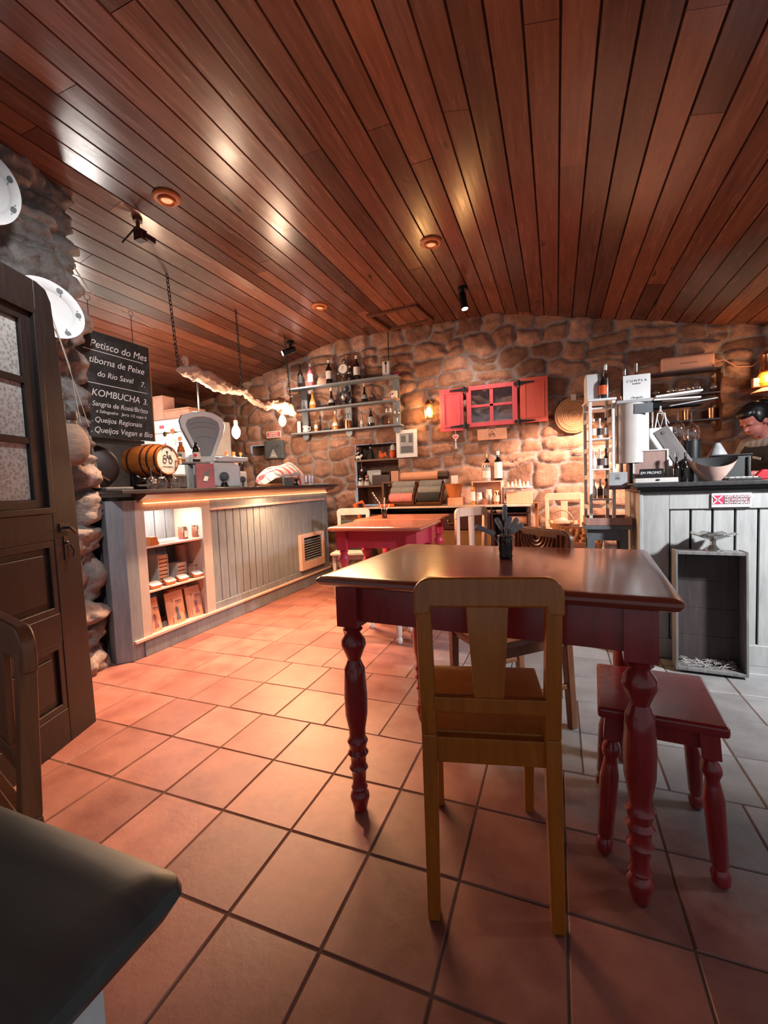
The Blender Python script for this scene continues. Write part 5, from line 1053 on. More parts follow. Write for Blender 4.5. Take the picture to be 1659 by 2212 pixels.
def build_chair(name, label, loc, rz, body, w_=.34, d_=.40, seat_z=.475, top_z=.885, style='splat', seat_mat=None, group='wooden dining chairs'):
    """faces +y (seat in front of the back at local y>0)"""
    t = thing(name, label, 'chair', loc, rz, group); hw = w_/2; pt = .04
    rail_z = top_z-.075
    for s_ in (-1, 1):
        x = s_*(hw-pt/2)
        m_ = MB().bar((x*1.0, -.035, 0), (x, 0, seat_z), .032, .036, .040, .036, up=(0, 1, 0)); m_.bar((x, 0, seat_z), (x*1.03, -.015, rail_z+.02), .040, .036, .038, .030, up=(0, 1, 0))
        mesh_obj('rear_leg', m_, body, t, .005)
        mesh_obj('front_leg', MB().bar((x*.98, d_-.03, 0), (x, d_-.035, seat_z-.02), .028, .028, .038, .038, up=(0, 1, 0)), body, t, .004)
    # seat, slightly dished
    n = 10; vs = []; fs = []
    for i in range(n+1):
        for j in range(n+1):
            u = i/n*2-1; v_ = j/n; ww = hw*(.97+.10*v_); z = seat_z-.008*(1-u*u)*math.sin(PI*v_); vs.append((u*ww, .01+v_*(d_+.01), z))
    k_ = len(vs); vs += [(x, y, seat_z-.024) for x, y, z in vs]
    for i in range(n):
        for j in range(n): a = i*(n+1)+j; fs += [(a, a+n+1, a+n+2, a+1), (k_+a, k_+a+1, k_+a+n+2, k_+a+n+1)]
    for j in range(n):
        fs += [(j, j+1, k_+j+1, k_+j), (n*(n+1)+j+1, n*(n+1)+j, k_+n*(n+1)+j, k_+n*(n+1)+j+1), (j*(n+1), k_+j*(n+1), k_+(j+1)*(n+1), (j+1)*(n+1)), (j*(n+1)+n, (j+1)*(n+1)+n, k_+(j+1)*(n+1)+n, k_+j*(n+1)+n)]
    mesh_obj('seat', MB().add(vs, fs), seat_mat or body, t, .004)
    z0, z1 = seat_z-.075, seat_z-.022
    mesh_obj('seat_rail', MB().box(-hw+.03, hw-.03, -.012, .012, z0, z1+.015).box(-hw+.02, hw-.02, d_-.05, d_-.03, z0, z1).box(-hw+.01, -hw+.03, 0, d_-.03, z0, z1).box(hw-.03, hw-.01, 0, d_-.03, z0, z1), body, t, .003)
    # crest rail with rounded shoulders
    W = hw*1.03+.004; r = .045; pts = []
    for cx, sg in ((W-r, 1), (-W+r, -1)):
        rng = np.linspace(0, PI/2, 6) if sg == 1 else np.linspace(PI/2, PI, 6)
        for a in rng: pts.append((cx+r*math.cos(a), top_z-r+r*math.sin(a)))
    zz = rail_z if style != 'carved' else top_z-.15
    pts += [(-W, zz-.02), (-W+.04, zz-.02), (-W+.045, zz), (W-.045, zz), (W-.04, zz-.02), (W, zz-.02)]
    mesh_obj('crest_rail', MB().prism(pts, -.030, -.002), body, t, .007, 3)
    if style == 'splat':
        mesh_obj('splat', MB().prism([(-.052, rail_z+.005), (.052, rail_z+.005), (.036, seat_z+.10), (-.036, seat_z+.10)], -.021, -.007), body, t, .003)
        mesh_obj('cross_rail', MB().box(-hw+.035, hw-.035, -.025, -.003, seat_z+.065, seat_z+.105), body, t, .003)
    elif style == 'slats':
        for x in (0,): mesh_obj('slat', MB().box(x-.032, x+.032, -.02, -.008, seat_z+.03, rail_z+.005), body, t, .003)
        mesh_obj('cross_rail', MB().box(-hw+.035, hw-.035, -.022, -.006, seat_z+.03, seat_z+.07), body, t, .003)
    elif style == 'carved':
        cv = MB()
        for q in range(5): cv.tube([((.03+.02*q)*math.cos(a), .004, top_z-.035-(.03+.02*q)*.9*math.sin(a)) for a in np.linspace(0, PI, 12) if top_z-.035-(.03+.02*q)*.9*math.sin(a) > zz+.01], .007, 6)
        for x in (-.155, -.13, .13, .155): cv.tube([(x, .002, top_z-.02), (x, .002, zz+.01)], .007, 6)
        mesh_obj('carving', cv, body, t)
        mesh_obj('cross_rail', MB().box(-hw+.035, hw-.035, -.025, -.003, seat_z+.10, seat_z+.15), body, t, .003)
    for s_ in (-1, 1): mesh_obj('side_stretcher', MB().bar((s_*(hw-.02), -.02, .20), (s_*(hw-.02), d_-.04, .20), .018, .022), body, t, .003) if style != 'splat' else None
    return t
mx, my = (-.318-.016)/2, (1.035+1.102)/2
build_chair('dining_chair', 'golden brown wooden chair seen from behind at the big red table', (mx, my+.03, 0), math.radians(12.5), M['chair'], .345, .40, .475, .885)
build_chair('dining_chair', 'brown chair with carved top rail behind the big red table', (-.087, 2.17, 0), math.radians(133), M['chair2'], .38, .40, .46, .89, 'carved', wood('worn_brown_seat', '#5f3a28', '#a3765c', .3))
build_chair('dining_chair', 'pale wooden chair catching light right of the rose tables', (-.70, 3.80, 0), math.radians(55), M['pale'], .36, .30, .46, .90, 'slats')
build_chair('dining_chair', 'reddish brown chair back cut off at the left edge', (-1.20, .58, 0), math.radians(165), M['chair2'], .40, .28, .46, .86, 'splat')
# wire chair left-back
build_chair('dining_chair', 'grey-painted chair with open frame back behind the rose tables', (-2.02, 4.22, 0), math.radians(195), M['grey_light'], .34, .34, .46, .885, 'frame')
single('striped_cushion', 'black and white striped cushion on the grey open-back chair', 'cushion', MB().box(-.12, .12, -.03, .03, 0, .30), M['stripe'] if 'stripe' in M else M['towel_dark'], bevel=.02, loc=(-2.0, 4.12, .465), rot=(-.1, 0, .1), seg=3)
def build_stool(label, loc, rz, L, D, H_, body, group, sp=.03, inset=.045):
    t = thing('stool', label, 'stool', loc, rz, group)
    mesh_obj('seat', MB().box(-L/2, L/2, -D/2, D/2, H_-.032, H_), body, t, .010, 3)
    mesh_obj('apron', MB().box(-L/2+inset, L/2-inset, -D/2+inset-.01, -D/2+inset+.01, H_-.085, H_-.032).box(-L/2+inset, L/2-inset, D/2-inset-.01, D/2-inset+.01, H_-.085, H_-.032).box(-L/2+inset-.01, -L/2+inset+.01, -D/2+inset, D/2-inset, H_-.085, H_-.032).box(L/2-inset-.01, L/2-inset+.01, -D/2+inset, D/2-inset, H_-.085, H_-.032), body, t, .002)
    pf = [(.012, 0), (.022, .01), (.024, .03), (.016, .045), (.021, .055), (.024, .14), (.026, .22), (.020, .255), (.017, .27), (.026, .29), (.024, .305), (.015, .32), (.02, .33)]
    for sx_ in (-1, 1):
        for sy_ in (-1, 1):
            a = Vector((sx_*(L/2-inset), sy_*(D/2-inset), H_-.03)); b = Vector((a.x+sx_*sp, a.y+sy_*sp, 0)); mm = Matrix.Shear('XY', 4, ((a.x-b.x)/H_, (a.y-b.y)/H_))
            mm = Matrix.Translation((b.x, b.y, 0)) @ mm; s_ = (H_-.10)/.33
            mesh_obj('leg', MB().lathe([(r, z*s_) for r, z in pf], 20, m=mm).box(-.023, .023, -.023, .023, .33*s_-.002, H_-.032, m=mm), body, t)
build_stool('dark red wooden stool right of the big red table', (.272, 1.535, 0), math.radians(-4), .315, .345, .45, M['red'], 'small wooden stools')
build_stool('whitewashed stool tucked under the nearer rose table', (-1.20, 2.97, 0), 0, .36, .30, .46, M['offwhite'], 'small wooden stools', .01, .03)
# vases
def lav(pts, rs, mb): mb.tube(pts, rs, 6)
t = thing('lavender_vase', 'small dark ribbed glass vase with lavender on the big table', 'vase', (-.18, 1.67, .831))
mesh_obj('vase_glass', MB().lathe([(.024, 0), (.027, .008), (.024, .02), (.028, .035), (.025, .05), (.029, .065), (.026, .075), (.028, .085), (.025, .085), (.022, .01), (0, .01)], 14, cap=False), M['dglass'], t)
mb = MB(); g = random.Random(2)
for ex, ey, ez in ((-.10, .0, .115), (.0, .01, .19), (.02, -.01, .15), (-.03, .02, .14), (.04, .01, .14), (.055, .02, .12), (.01, .03, .13)):
    p0 = Vector((ex*.1, ey*.1, .02)); p1 = Vector((ex*.45, ey*.5, ez*.72+.01)); p2 = Vector((ex, ey, ez)); mb.tube([p0, p1, p2], .0016, 5)
    for q in range(7):
        c = p1.lerp(p2, q/6) ; mb.ball(c, .0085+.003*g.random(), 6, 4)
mesh_obj('lavender_sprigs', mb, M['lavender'], t)
t = thing('lavender_vase', 'small dark vase with dried twigs on the rose table', 'vase', (-1.40, 3.55, .831))
mesh_obj('vase_glass', MB().lathe([(.022, 0), (.026, .01), (.025, .075), (.022, .075), (.02, .01), (0, .01)], 14, cap=False), M['dglass'], t)
mb = MB()
for ex, ey, ez in ((-.10, 0, .22), (.01, 0, .17), (.05, .0, .11), (.0, .02, .12)):
    p1 = Vector((ex*.4, ey, ez*.6)); p2 = Vector((ex, ey, ez)); mb.tube([(0, 0, .01), p1, p2], .003, 5)
    for q in range(5): mb.ball(p1.lerp(p2, q/4), .007, 6, 4)
mesh_obj('dried_twigs', mb, M['offwhite'], t)

# chair with basket and walnuts beside the sideboard
build_chair('dining_chair', 'peach wooden chair holding a basket of nuts by the back wall', (.07, 4.78, 0), math.radians(180), M['cork'], .36, .40, .62, .97, 'slats')
t = thing('nut_basket', 'wicker basket with hoop handle on the peach chair', 'basket', (.04, 4.55, .622))
mesh_obj('basket_body', MB().lathe([(.07, 0), (.10, .03), (.115, .07), (.108, .07), (.09, .03), (.06, .008), (0, .008)], 20, cap=False), M['basket'], t); mesh_obj('handle', MB().tube([(.11*math.cos(a), 0, .06+.13*math.sin(a)) for a in np.linspace(0, PI, 18)], .006), M['basket'], t)
single('nut_bag', 'clear pink bag of sweets inside the wicker basket', 'bag', MB().ball((0, 0, 0), (.075, .07, .06), 14, 9, noise=.12, seed=4), M['pale'], loc=(.04, 4.55, .68))
t = thing('walnut_tray', 'wide tilted wooden tray heaped with walnuts by the small grey table', 'tray', (.18, 3.98, .60), 0); t.rotation_euler = (math.radians(18), 0, -.15)
mesh_obj('tray_base', MB().box(-.17, .17, -.16, .16, 0, .012).box(-.17, .17, -.16, -.148, 0, .05).box(-.17, .17, .148, .16, 0, .05).box(-.17, -.158, -.16, .16, 0, .05).box(.158, .17, -.16, .16, 0, .05), M['cork'], t, .002)
w0 = None; g = random.Random(9); mt_ = Matrix.Translation((.18, 3.98, .60)) @ Euler((math.radians(18), 0, -.15)).to_matrix().to_4x4()
for i in range(30):
    q = mt_ @ Vector((-.13+.052*(i % 6)+g.uniform(-.008, .008), -.12+.055*(i//6)+g.uniform(-.008, .008), .032+g.uniform(0, .012)))
    if w0 is None: w0 = single('walnut', 'walnut lying in the tilted tray by the small grey table', 'walnut', MB().ball((0, 0, 0), (.026, .022, .020), 10, 7, noise=.06, seed=1), M['nut'], 'walnuts in the tray', loc=q)
    else: c = clone(w0, None, q, g.uniform(0, 6))
t = thing('tray_stand', 'low folding stand under the walnut tray', 'stand', (.18, 3.98, 0)); mesh_obj('leg', MB().bar((-.14, -.1, 0), (.14, -.1, .53), .02, .02), M['chair2'], t); mesh_obj('leg', MB().bar((.14, -.1, 0), (-.14, -.1, .53), .02, .02), M['chair2'], t); mesh_obj('leg', MB().bar((-.14, .1, 0), (.14, .1, .57), .02, .02), M['chair2'], t); mesh_obj('leg', MB().bar((.14, .1, 0), (-.14, .1, .57), .02, .02), M['chair2'], t)

# ------------------------------------------------------------------ right side: small table, rack, counter
t = thing('side_table', 'small grey square table below the white rack', 'table', (.30, 3.30, 0))
mesh_obj('tabletop', MB().box(-.135, .15, -.14, .14, .775, .80), M['grey_dark'], t, .004); mesh_obj('apron', MB().box(-.11, .125, -.11, .11, .70, .775), M['grey_dark'], t, .003)
for x in (-.09, .105):
    for y in (-.09, .09): mesh_obj('leg', MB().lathe([(.012, 0), (.02, .03), (.02, .3), (.026, .5), (.018, .56), (.028, .6), (.02, .63)], 14, (x, y, 0)).box(x-.022, x+.022, y-.022, y+.022, .63, .775), M['grey_dark'], t)
single('display_crate', 'shallow pinkish wooden crate on the small grey table', 'crate', MB().frame([(.175, 3.165), (.445, 3.165), (.445, 3.435), (.175, 3.435)], [(.187, 3.177), (.433, 3.177), (.433, 3.423), (.187, 3.423)], .801, .85, 'z').box(.18, .44, 3.17, 3.43, .801, .812), wood('pinkish_crate_wood', '#8f6a60', '#b98d7f', .6), bevel=.003)
single('leaning_frame', 'black picture frame leaning between the walnuts and small table', 'frame', MB().box(-.01, .01, -.15, .15, 0, .60), M['black'], bevel=.004, loc=(.02, 3.42, .0), rot=(0, .16, 0))
def build_rack():
    t = thing('white_rack', 'tall narrow white shelf rack with ladder sides left of the till', 'shelf rack', (.27, 3.32, .812), math.radians(7))
    O = Vector((.36, 3.64, .80))
    def part(n_, mb, mat='white', bv=.002):
        mb.v = [(a-O.x, b-O.y, c-O.z) for a, b, c in mb.v]; return mesh_obj(n_, mb, M[mat], t, bv)
    for x in (.29, .43):
        for y in (3.55, 3.73): part('upright', MB().box(x-.010, x+.010, y-.010, y+.010, .802, 1.60))
        for z in (.92, 1.12, 1.30, 1.50): part('rung', MB().box(x-.007, x+.007, 3.56, 3.72, z-.03, z))
    for z in (.95, 1.15, 1.35, 1.55): part('shelf_board', MB().box(.30, .42, 3.55, 3.73, z, z+.010))
    part('top_board', MB().box(.275, .445, 3.53, 3.75, 1.60, 1.615))
build_rack()
RG = 'bottles and packs on the white rack'
g = random.Random(5); nm = {.975: 'lowest', 1.175: 'second', 1.375: 'third'}
for z in (.975, 1.175, 1.375):
    for j, x in enumerate((.235, .272, .308)):
        mt = g.choice(('white', 'brandy', 'copper', 'leather', 'offwhite')); bottle('rack_bottle', ['left', 'middle', 'right'][j]+' small bottle on the '+nm[z]+' shelf of the white rack', (x, 3.27, z), .13, .016, M[mt], M['paper'] if j != 1 else M['leather'], M['black'] if j == 2 else M['paper'], 'jug', RG)
# things on top of the rack
a = oy(1290, 852, 3.62)
single('white_box', 'white plastic case with rounded top on the white rack', 'case', MB().box(.185, .275, 3.26, 3.40, 1.628, 1.80), M['white'], bevel=.015, seg=3)
bottle('rack_bottle', 'tall bottle with white neck beside the white case', (.315, 3.34, 1.628), .24, .026, M['chrome'], None, M['white'], 'wine', RG); bottle('rack_bottle', 'amber bottle in front of the white case', (.29, 3.25, 1.628), .17, .022, M['dglass'], M['orange'], M['black'], 'wine', RG)
bottle('rack_bottle', 'dark pourer bottle behind the printed notice', (.44, 3.44, 1.60), .24, .026, M['dglass'], None, M['silver'], 'wine', RG); bottle('rack_bottle', 'silver shaker behind the right edge of the printed notice', (.51, 3.44, 1.60), .27, .028, M['silver'], None, M['silver'], 'wine', RG)
single('bottle_ledge', 'narrow grey ledge carrying bottles behind the printed notice', 'ledge', MB().box(.40, .56, 3.39, 3.49, 1.575, 1.598).box(.41, .425, 3.40, 3.48, 1.071, 1.575).box(.535, .55, 3.40, 3.48, 1.071, 1.575), M['grey_light'], bevel=.003)
a = oy(1346, 872, 3.28); b = oy(1405, 806, 3.28)
t = thing('notice_card', 'white printed notice standing above the clear cylinder', 'sign', ((a.x+b.x)/2, 3.28, a.z)); W_ = (b.x-a.x)/2; h = b.z-a.z
mesh_obj('card', MB().box(-W_, W_, -.002, .002, 0, h), M['paper'], t); lettering('C U M P L A', .022, M['grey_dark'], t, facing((0, -.003, h*.78), (0, -1, 0))); lettering('feedback', .013, M['grey_dark'], t, facing((0, -.003, h*.68), (0, -1, 0))); lettering('Obrigado', .018, M['grey_dark'], t, facing((0, -.003, h*.18), (0, -1, 0)), shear=.3)
a = oy(1325, 1000, 3.30); b = oy(1395, 873, 3.30)
t = thing('clear_cylinder', 'big translucent plastic cylinder with crumpled film on the till counter', 'container', ((a.x+b.x)/2+.012, 3.27, 1.20)); r = (b.x-a.x)/2
mesh_obj('cylinder_wall', MB().lathe([(r, 0), (r, b.z-1.20), (r-.004, b.z-1.20), (r-.004, .0)], 28, cap=False), M['film'] if 'film' in M else M['offwhite'], t); mesh_obj('lid', MB().box(-r-.005, r+.005, -r, r, b.z-1.20, b.z-1.18), M['grey_light'], t, .004); mesh_obj('sticker', MB().box(-.0, .10, -r-.004, -r-.002, b.z-1.27, b.z-1.21), M['grey_dark'], t)
single('dark_case', 'black box carrying the translucent cylinder', 'box', MB().box(.435, .56, 3.20, 3.34, 1.071, 1.198), M['black'], bevel=.005)
t = thing('card_box', 'grey card box with monogram at the left end of the till counter', 'box', (.345, 3.20, 1.059)); mesh_obj('box_body', MB().box(-.03, .075, -.03, .03, 0, .085), M['grey_light'], t, .003); logo(t, facing((.02, -.031, .045), (0, -1, 0)), .035, M['iron'])
single('ledge_shelf', 'dark ledge sticking out at the left end of the till counter', 'ledge', MB().box(.31, .425, 3.10, 3.40, 1.035, 1.058), M['darkbrown'], bevel=.003)

def build_till_counter():
    t = thing('till_counter', 'pale grey panelled till counter at the right', 'counter', (1.4, 3.38, 0)); O = Vector((1.4, 3.38, 0))
    def part(n_, mb, mat='grey_light', bv=.003):
        mb.v = [(a-O.x, b-O.y, c-O.z) for a, b, c in mb.v]; return mesh_obj(n_, mb, M[mat] if isinstance(mat, str) else mat, t, bv)
    x0, x1 = .48, 2.7; Y0 = 3.06
    gl = wood('light_grey_planks', '#8f9190', '#b4b5b3', .55)
    part('frame', MB().box(x0, x0+.145, Y0, Y0+.03, .12, 1.01).box(x0+.145, x1, Y0, Y0+.03, .91, 1.01).box(x0, x1, Y0-.004, Y0+.03, 0, .12), gl)
    part('corner_edge', MB().box(x0-.012, x0+.006, Y0-.006, 3.66, 0, 1.01), gl)
    pk = MB(); n = int((x1-x0-.145)/.108)
    for i in range(n+1): pk.box(x0+.148+i*.108+.006, min(x1, x0+.148+(i+1)*.108-.006), Y0+.012, Y0+.03, .12, .91)
    part('planks', pk, gl, .002); part('backing', MB().box(x0+.01, x1, Y0+.03, Y0+.04, 0, 1.01), 'groove', 0)
    part('cornice', MB().box(x0-.01, x1, Y0-.02, 3.68, 1.01, 1.03).box(x0-.03, x1, Y0-.04, 3.69, 1.03, 1.045), 'darkgrey', .004)
    part('worktop', MB().box(x0-.05, x1, Y0-.06, 3.70, 1.045, 1.07), 'worktop', .006)
    part('end_panel', MB().box(x0, x0+.02, Y0+.03, 3.66, 0, 1.01), gl)
build_till_counter()
# no smoking sign
a = oy(1537, 1096, 3.05); b = oy(1624, 1064, 3.05)
t = thing('no_smoking_sign', 'pink and white no smoking sign on the till counter', 'sign', ((a.x+b.x)/2, 3.053, a.z)); W_ = (b.x-a.x)/2; h = b.z-a.z
mesh_obj('plate', MB().box(-W_, W_, -.003, .003, 0, h), M['paper'], t, .001); mesh_obj('pink_field', MB().box(-W_+.008, -W_*.42, -.0045, -.003, .018, h-.012), M['pinkred'], t); mesh_obj('dark_field', MB().box(-W_*.42, W_-.008, -.0045, -.003, .018, h-.012), paint('sign_grey_rose', '#8c5a66', .5), t)
cx_ = -W_*.70; cz_ = h*.53; mesh_obj('cross_symbol', MB().bar((cx_-.022, -.0055, cz_-.022), (cx_+.022, -.0055, cz_+.022), .006, .001, up=(0, 1, 0)).bar((cx_+.022, -.0055, cz_-.022), (cx_-.022, -.0055, cz_+.022), .006, .001, up=(0, 1, 0)), M['paper'], t)
for i, s_ in enumerate(('NÃO FUMADORES', 'NO SMOKING', 'NON FUMEURS')): lettering(s_, .0165, M['paper'], t, facing((-W_*.34, -.0058, h*(.74-.21*i)), (0, -1, 0)), align='LEFT', bold=.0003)
# things on the till counter, z = 1.02
TZ = 1.071
t = thing('wooden_case', 'open pale wooden case with black sign inside on the till counter', 'case', (oy(1408, 1043, 3.16).x, 3.14, TZ))
mesh_obj('case_base', MB().box(-.10, .125, -.05, .07, 0, .028), M['offwhite'], t, .003); mesh_obj('case_lid', MB().box(-.10, .095, .05, .07, .028, .20), wood('case_pink_wood', '#8b7069', '#a98d84', .4), t, .003); mesh_obj('lid_rim', MB().frame([(-.10, .028), (.095, .028), (.095, .205), (-.10, .205)], [(-.09, .036), (.085, .036), (.085, .197), (-.09, .197)], .044, .051), M['offwhite'], t)
mesh_obj('latch', MB().ball((.02, -.052, .016), (.012, .003, .006)), M['iron'], t); mesh_obj('black_sign', MB().box(-.07, .06, -.0, .01, .028, .085), M['black'], t, .002); lettering('EM PROMO', .022, M['paper'], t, facing((-.01, -.001, .06), (0, -1, 0)), shear=.2)
for px, lb in ((1461, 'left black pourer bottle beside the wooden case'), (1480, 'right black pourer bottle beside the round bowl')):
    bottle('oil_bottle', lb, (oy(px, 1040, 3.12).x, 3.12, TZ), .175, .021, M['dglass'], None, M['silver'], 'jug', 'black pourer bottles on the till counter')
t = thing('gourd_bowl', 'pale pink bowl with dark tilted opening on the till counter', 'bowl', (oy(1535, 1037, 3.2).x, 3.19, TZ))
nn = 28; prof = [(.0, .0), (.05, .0), (.075, .03), (.105, .075), (.128, .125)]; vs = []; fs = []
for r_, z_ in prof[1:]:
    for k_ in range(nn):
        a_ = 2*PI*k_/nn; vs.append((r_*math.cos(a_), r_*math.sin(a_)*.85, z_+(.03*math.sin(a_)+.015*math.cos(2*a_))*(z_/.125)))
for i in range(3):
    for k_ in range(nn): fs.append((i*nn+k_, i*nn+(k_+1) % nn, (i+1)*nn+(k_+1) % nn, (i+1)*nn+k_))
fs.append(tuple(range(nn))); mesh_obj('bowl_shell', MB().add(vs, fs), paint('pale_pink_ceramic', '#d8b5a8', .35, .08), t)
vi = []; fi = []
for i_, (r_, z_) in enumerate(((.128, .125), (.11, .11), (.08, .07), (.04, .045))):
    for k_ in range(nn):
        a_ = 2*PI*k_/nn; vi.append((r_*math.cos(a_)*.995, r_*math.sin(a_)*.85, z_+(.03*math.sin(a_)+.015*math.cos(2*a_))*(z_/.125)))
for i in range(3):
    for k_ in range(nn): fi.append((i*nn+k_, i*nn+(k_+1) % nn, (i+1)*nn+(k_+1) % nn, (i+1)*nn+k_))
fi.append(tuple(range(3*nn, 4*nn))); mesh_obj('bowl_inside', MB().add(vi, fi), M['darkgrey'], t)
t = thing('cash_register', 'dark grey till display behind the keypad', 'till', (oy(1590, 1035, 3.45).x, 3.42, TZ)); mesh_obj('screen_body', MB().box(-.13, .07, 0, .05, 0, .15), M['darkgrey'], t, .006); mesh_obj('top_trim', MB().box(-.15, .075, -.01, .06, .15, .16), M['black'], t, .003); mesh_obj('side_pipe', MB().cyl((.055, -.01), .010, 0, .14, 10), M['silver'], t)
t = thing('keypad', 'small grey keypad with pale keys on the till counter', 'keypad', (oy(1602, 1037, 3.15).x, 3.15, TZ)); mesh_obj('base', MB().box(-.08, .08, -.05, .05, 0, .012), M['darkgrey'], t, .003)
kk = MB()
for i in range(5):
    for j in range(4): kk.box(-.07+i*.028, -.048+i*.028, -.042+j*.022, -.026+j*.022, .012, .018)
mesh_obj('keys', kk, M['offwhite'], t, .001)
single('stapler', 'bright red stapler at the right end of the till counter', 'stapler', MB().prism([(-.06, .02), (-.03, .0), (.12, .0), (.12, .05), (-.03, .055)], -.02, .02), M['red2'], bevel=.006, loc=(oy(1658, 1025, 3.2).x, 3.2, TZ))
# paper bag, tablet, glasses rack, black canister
a = oy(1402, 1005, 3.34); b = oy(1452, 922, 3.34)
t = thing('paper_bag', 'white paper bag with faint monogram behind the wooden case', 'paper bag', ((a.x+b.x)/2, 3.36, TZ)); W_ = (b.x-a.x)/2; mesh_obj('bag_body', MB().box(-W_, W_, -.03, .03, 0, b.z-TZ), M['paper'], t, .003); mesh_obj('bag_handle', MB().tube([(-W_*.5, -.032, b.z-TZ), (-W_*.3, -.04, b.z-TZ+.09), (W_*.3, -.04, b.z-TZ+.09), (W_*.5, -.032, b.z-TZ)], .004), M['paper'], t)
logo(t, facing((0, -.0305, .18), (0, -1, 0)), .06, M['grey_light'])
t = thing('leaning_slab', 'tilted dark grey slab leaning before the paper bag', 'tablet', (oy(1478, 1000, 3.26).x+.0, 3.24, TZ+.10)); t.rotation_euler = (0, math.radians(-30), 0)
mesh_obj('slab', MB().box(-.045, .045, -.012, .012, .0, .27), wood('slate_grey_slab', '#55504f', '#77716f', .5), t, .004); mesh_obj('silver_dot', MB().lathe([(.01, 0), (.01, .003)], 12, m=Matrix.Translation((0, -.013, .24)) @ Matrix.Rotation(PI/2, 4, 'X')), M['silver'], t)
single('slab_holder', 'small black holder under the tilted slab', 'holder', MB().box(-.03, .05, -.03, .03, 0, .12), M['black'], bevel=.004, loc=(oy(1475, 1000, 3.26).x, 3.25, TZ))
single('black_canister', 'tall black canister behind the tilted slab', 'canister', MB().cyl((0, 0), .058, 0, .27, 24), M['black'], loc=(oy(1492, 1000, 3.5).x, 3.5, TZ))
t = thing('glass_hanger', 'metal glass hanger with paper sheets clipped on its top', 'glass rack', (oy(1440, 880, 3.45).x, 3.45, TZ)); zt = oy(1440, 880, 3.45).z-TZ
mesh_obj('post', MB().cyl((-.07, .05), .007, 0, zt, 10).cyl((-.07, .05), .05, 0, .01, 20), M['chrome'], t); mesh_obj('arms', MB().tube([(-.10, .0, zt), (.20, 0, zt)], .005).tube([(-.10, .05, zt), (.20, .05, zt)], .005).tube([(-.1, 0, zt), (-.1, .05, zt)], .005).box(-.10, -.03, -.02, .06, zt, zt+.05), M['blackm'], t)
for i, (x0, z_, r_, lb) in enumerate(((.06, .06, .06, 'upper white paper sheet over the hanging glasses'), (.05, .03, -.03, 'middle pale paper sheet over the hanging glasses'), (.14, .0, .10, 'lower grey paper sheet sticking out to the right'))):
    single('paper_sheet', lb, 'paper', MB().box(-.13, .13, -.05, .05, 0, .012-.003*i), M[('paper', 'paper', 'grey_light')[i]], 'paper sheets on the glass hanger', loc=(t.location.x+x0, 3.45, t.location.z+zt+z_-.0+.012), rot=(0, -r_, 0))
for i, (dx_, lb) in enumerate(((-.02, 'left hanging wine glass under the paper sheets'), (.07, 'middle hanging wine glass under the paper sheets'), (.145, 'large right hanging wine glass under the paper sheets'))):
    g_ = wineglass(lb, (t.location.x+dx_, 3.47, t.location.z+zt-.185*(1.05 if i < 2 else 1.25)), False, 1.05 if i < 2 else 1.25, 'wine glasses on the hanger')
single('whisk_bundle', 'bundle of metal whisks hanging from the glass hanger', 'whisk', MB().tube([(0, 0, 0), (-.02, 0, -.05), (0, 0, -.13)], .003).tube([(0, 0, 0), (.02, 0, -.05), (0, 0, -.13)], .003).tube([(.0, 0, .0), (.05, 0, -.10)], .005).tube([(0, .0, .02), (0, 0, -.02)], .008), M['chrome'], loc=(t.location.x-.04, 3.43, t.location.z+zt-.01))
# wooden crate with straw leaning on the counter, cake stand on it
def build_crate():
    t = thing('wine_crate', 'grey wooden crate standing on end against the till counter', 'crate', (.785, 2.90, .012), 0); t.rotation_euler = (math.radians(-3), 0, math.radians(-4))
    W_, h, d = .165, .675, .13; cw = wood('grey_crate_wood', '#4a4a4a', '#8d8b89', .6)
    mesh_obj('side_board', MB().box(-W_, -W_+.012, -d/2, d/2, 0, h), cw, t, .002); mesh_obj('side_board', MB().box(W_-.012, W_, -d/2, d/2, 0, h), cw, t, .002); mesh_obj('end_board', MB().box(-W_+.012, W_-.012, -d/2, d/2, h-.022, h-.004), cw, t, .002); mesh_obj('end_board', MB().box(-W_+.012, W_-.012, -d/2, d/2, .0, .018), cw, t, .002)
    bk = MB()
    for i in range(4): bk.box(-W_+.012, W_-.012, d/2-.012, d/2, .018+i*.1585, .1755+i*.1585)
    mesh_obj('back_boards', bk, wood('dark_crate_back', '#2c2626', '#4d4140', .6), t, .002)
    return t
build_crate()
mb = MB(); g = random.Random(8)
for i in range(110):
    p = Vector((.785+g.uniform(-.13, .13), 2.90+g.uniform(-.04, .05), .024+g.uniform(0, .02))); d = Vector((g.uniform(-1, 1), g.uniform(-.6, .6), g.uniform(-.2, .45))).normalized()*g.uniform(.02, .05)
    p.x = max(.67, min(.90, p.x)); p.z += .012; mb.tube([p-d*.5, p+Vector((0, 0, .006)), p+d*.5], .0012, 4)
single('straw', 'loose pale straw lying in the bottom of the grey crate', 'straw', mb, M['straw'], kind='stuff')
t = thing('silver_dish', 'ornate silver footed dish on top of the grey crate', 'dish', (oy(1541, 1195, 2.93).x, 2.935, .686))
mesh_obj('foot', MB().lathe([(.045, 0), (.045, .006), (.03, .018), (.015, .03), (.013, .05), (.02, .058), (.02, .06)], 20), M['silver'], t)
vs = []; fs = []; nn = 32
for i, (r_, z_) in enumerate(((.0, .06), (.03, .064), (.06, .078), (.095, .092), (.10, .094))):
    for k_ in range(nn): a_ = 2*PI*k_/nn; rr_ = r_*(1+(.10*math.sin(8*a_) if i > 2 else 0)); vs.append((rr_*math.cos(a_)*1.05, rr_*math.sin(a_)*.9, z_+(.006*math.sin(8*a_) if i > 2 else 0)))
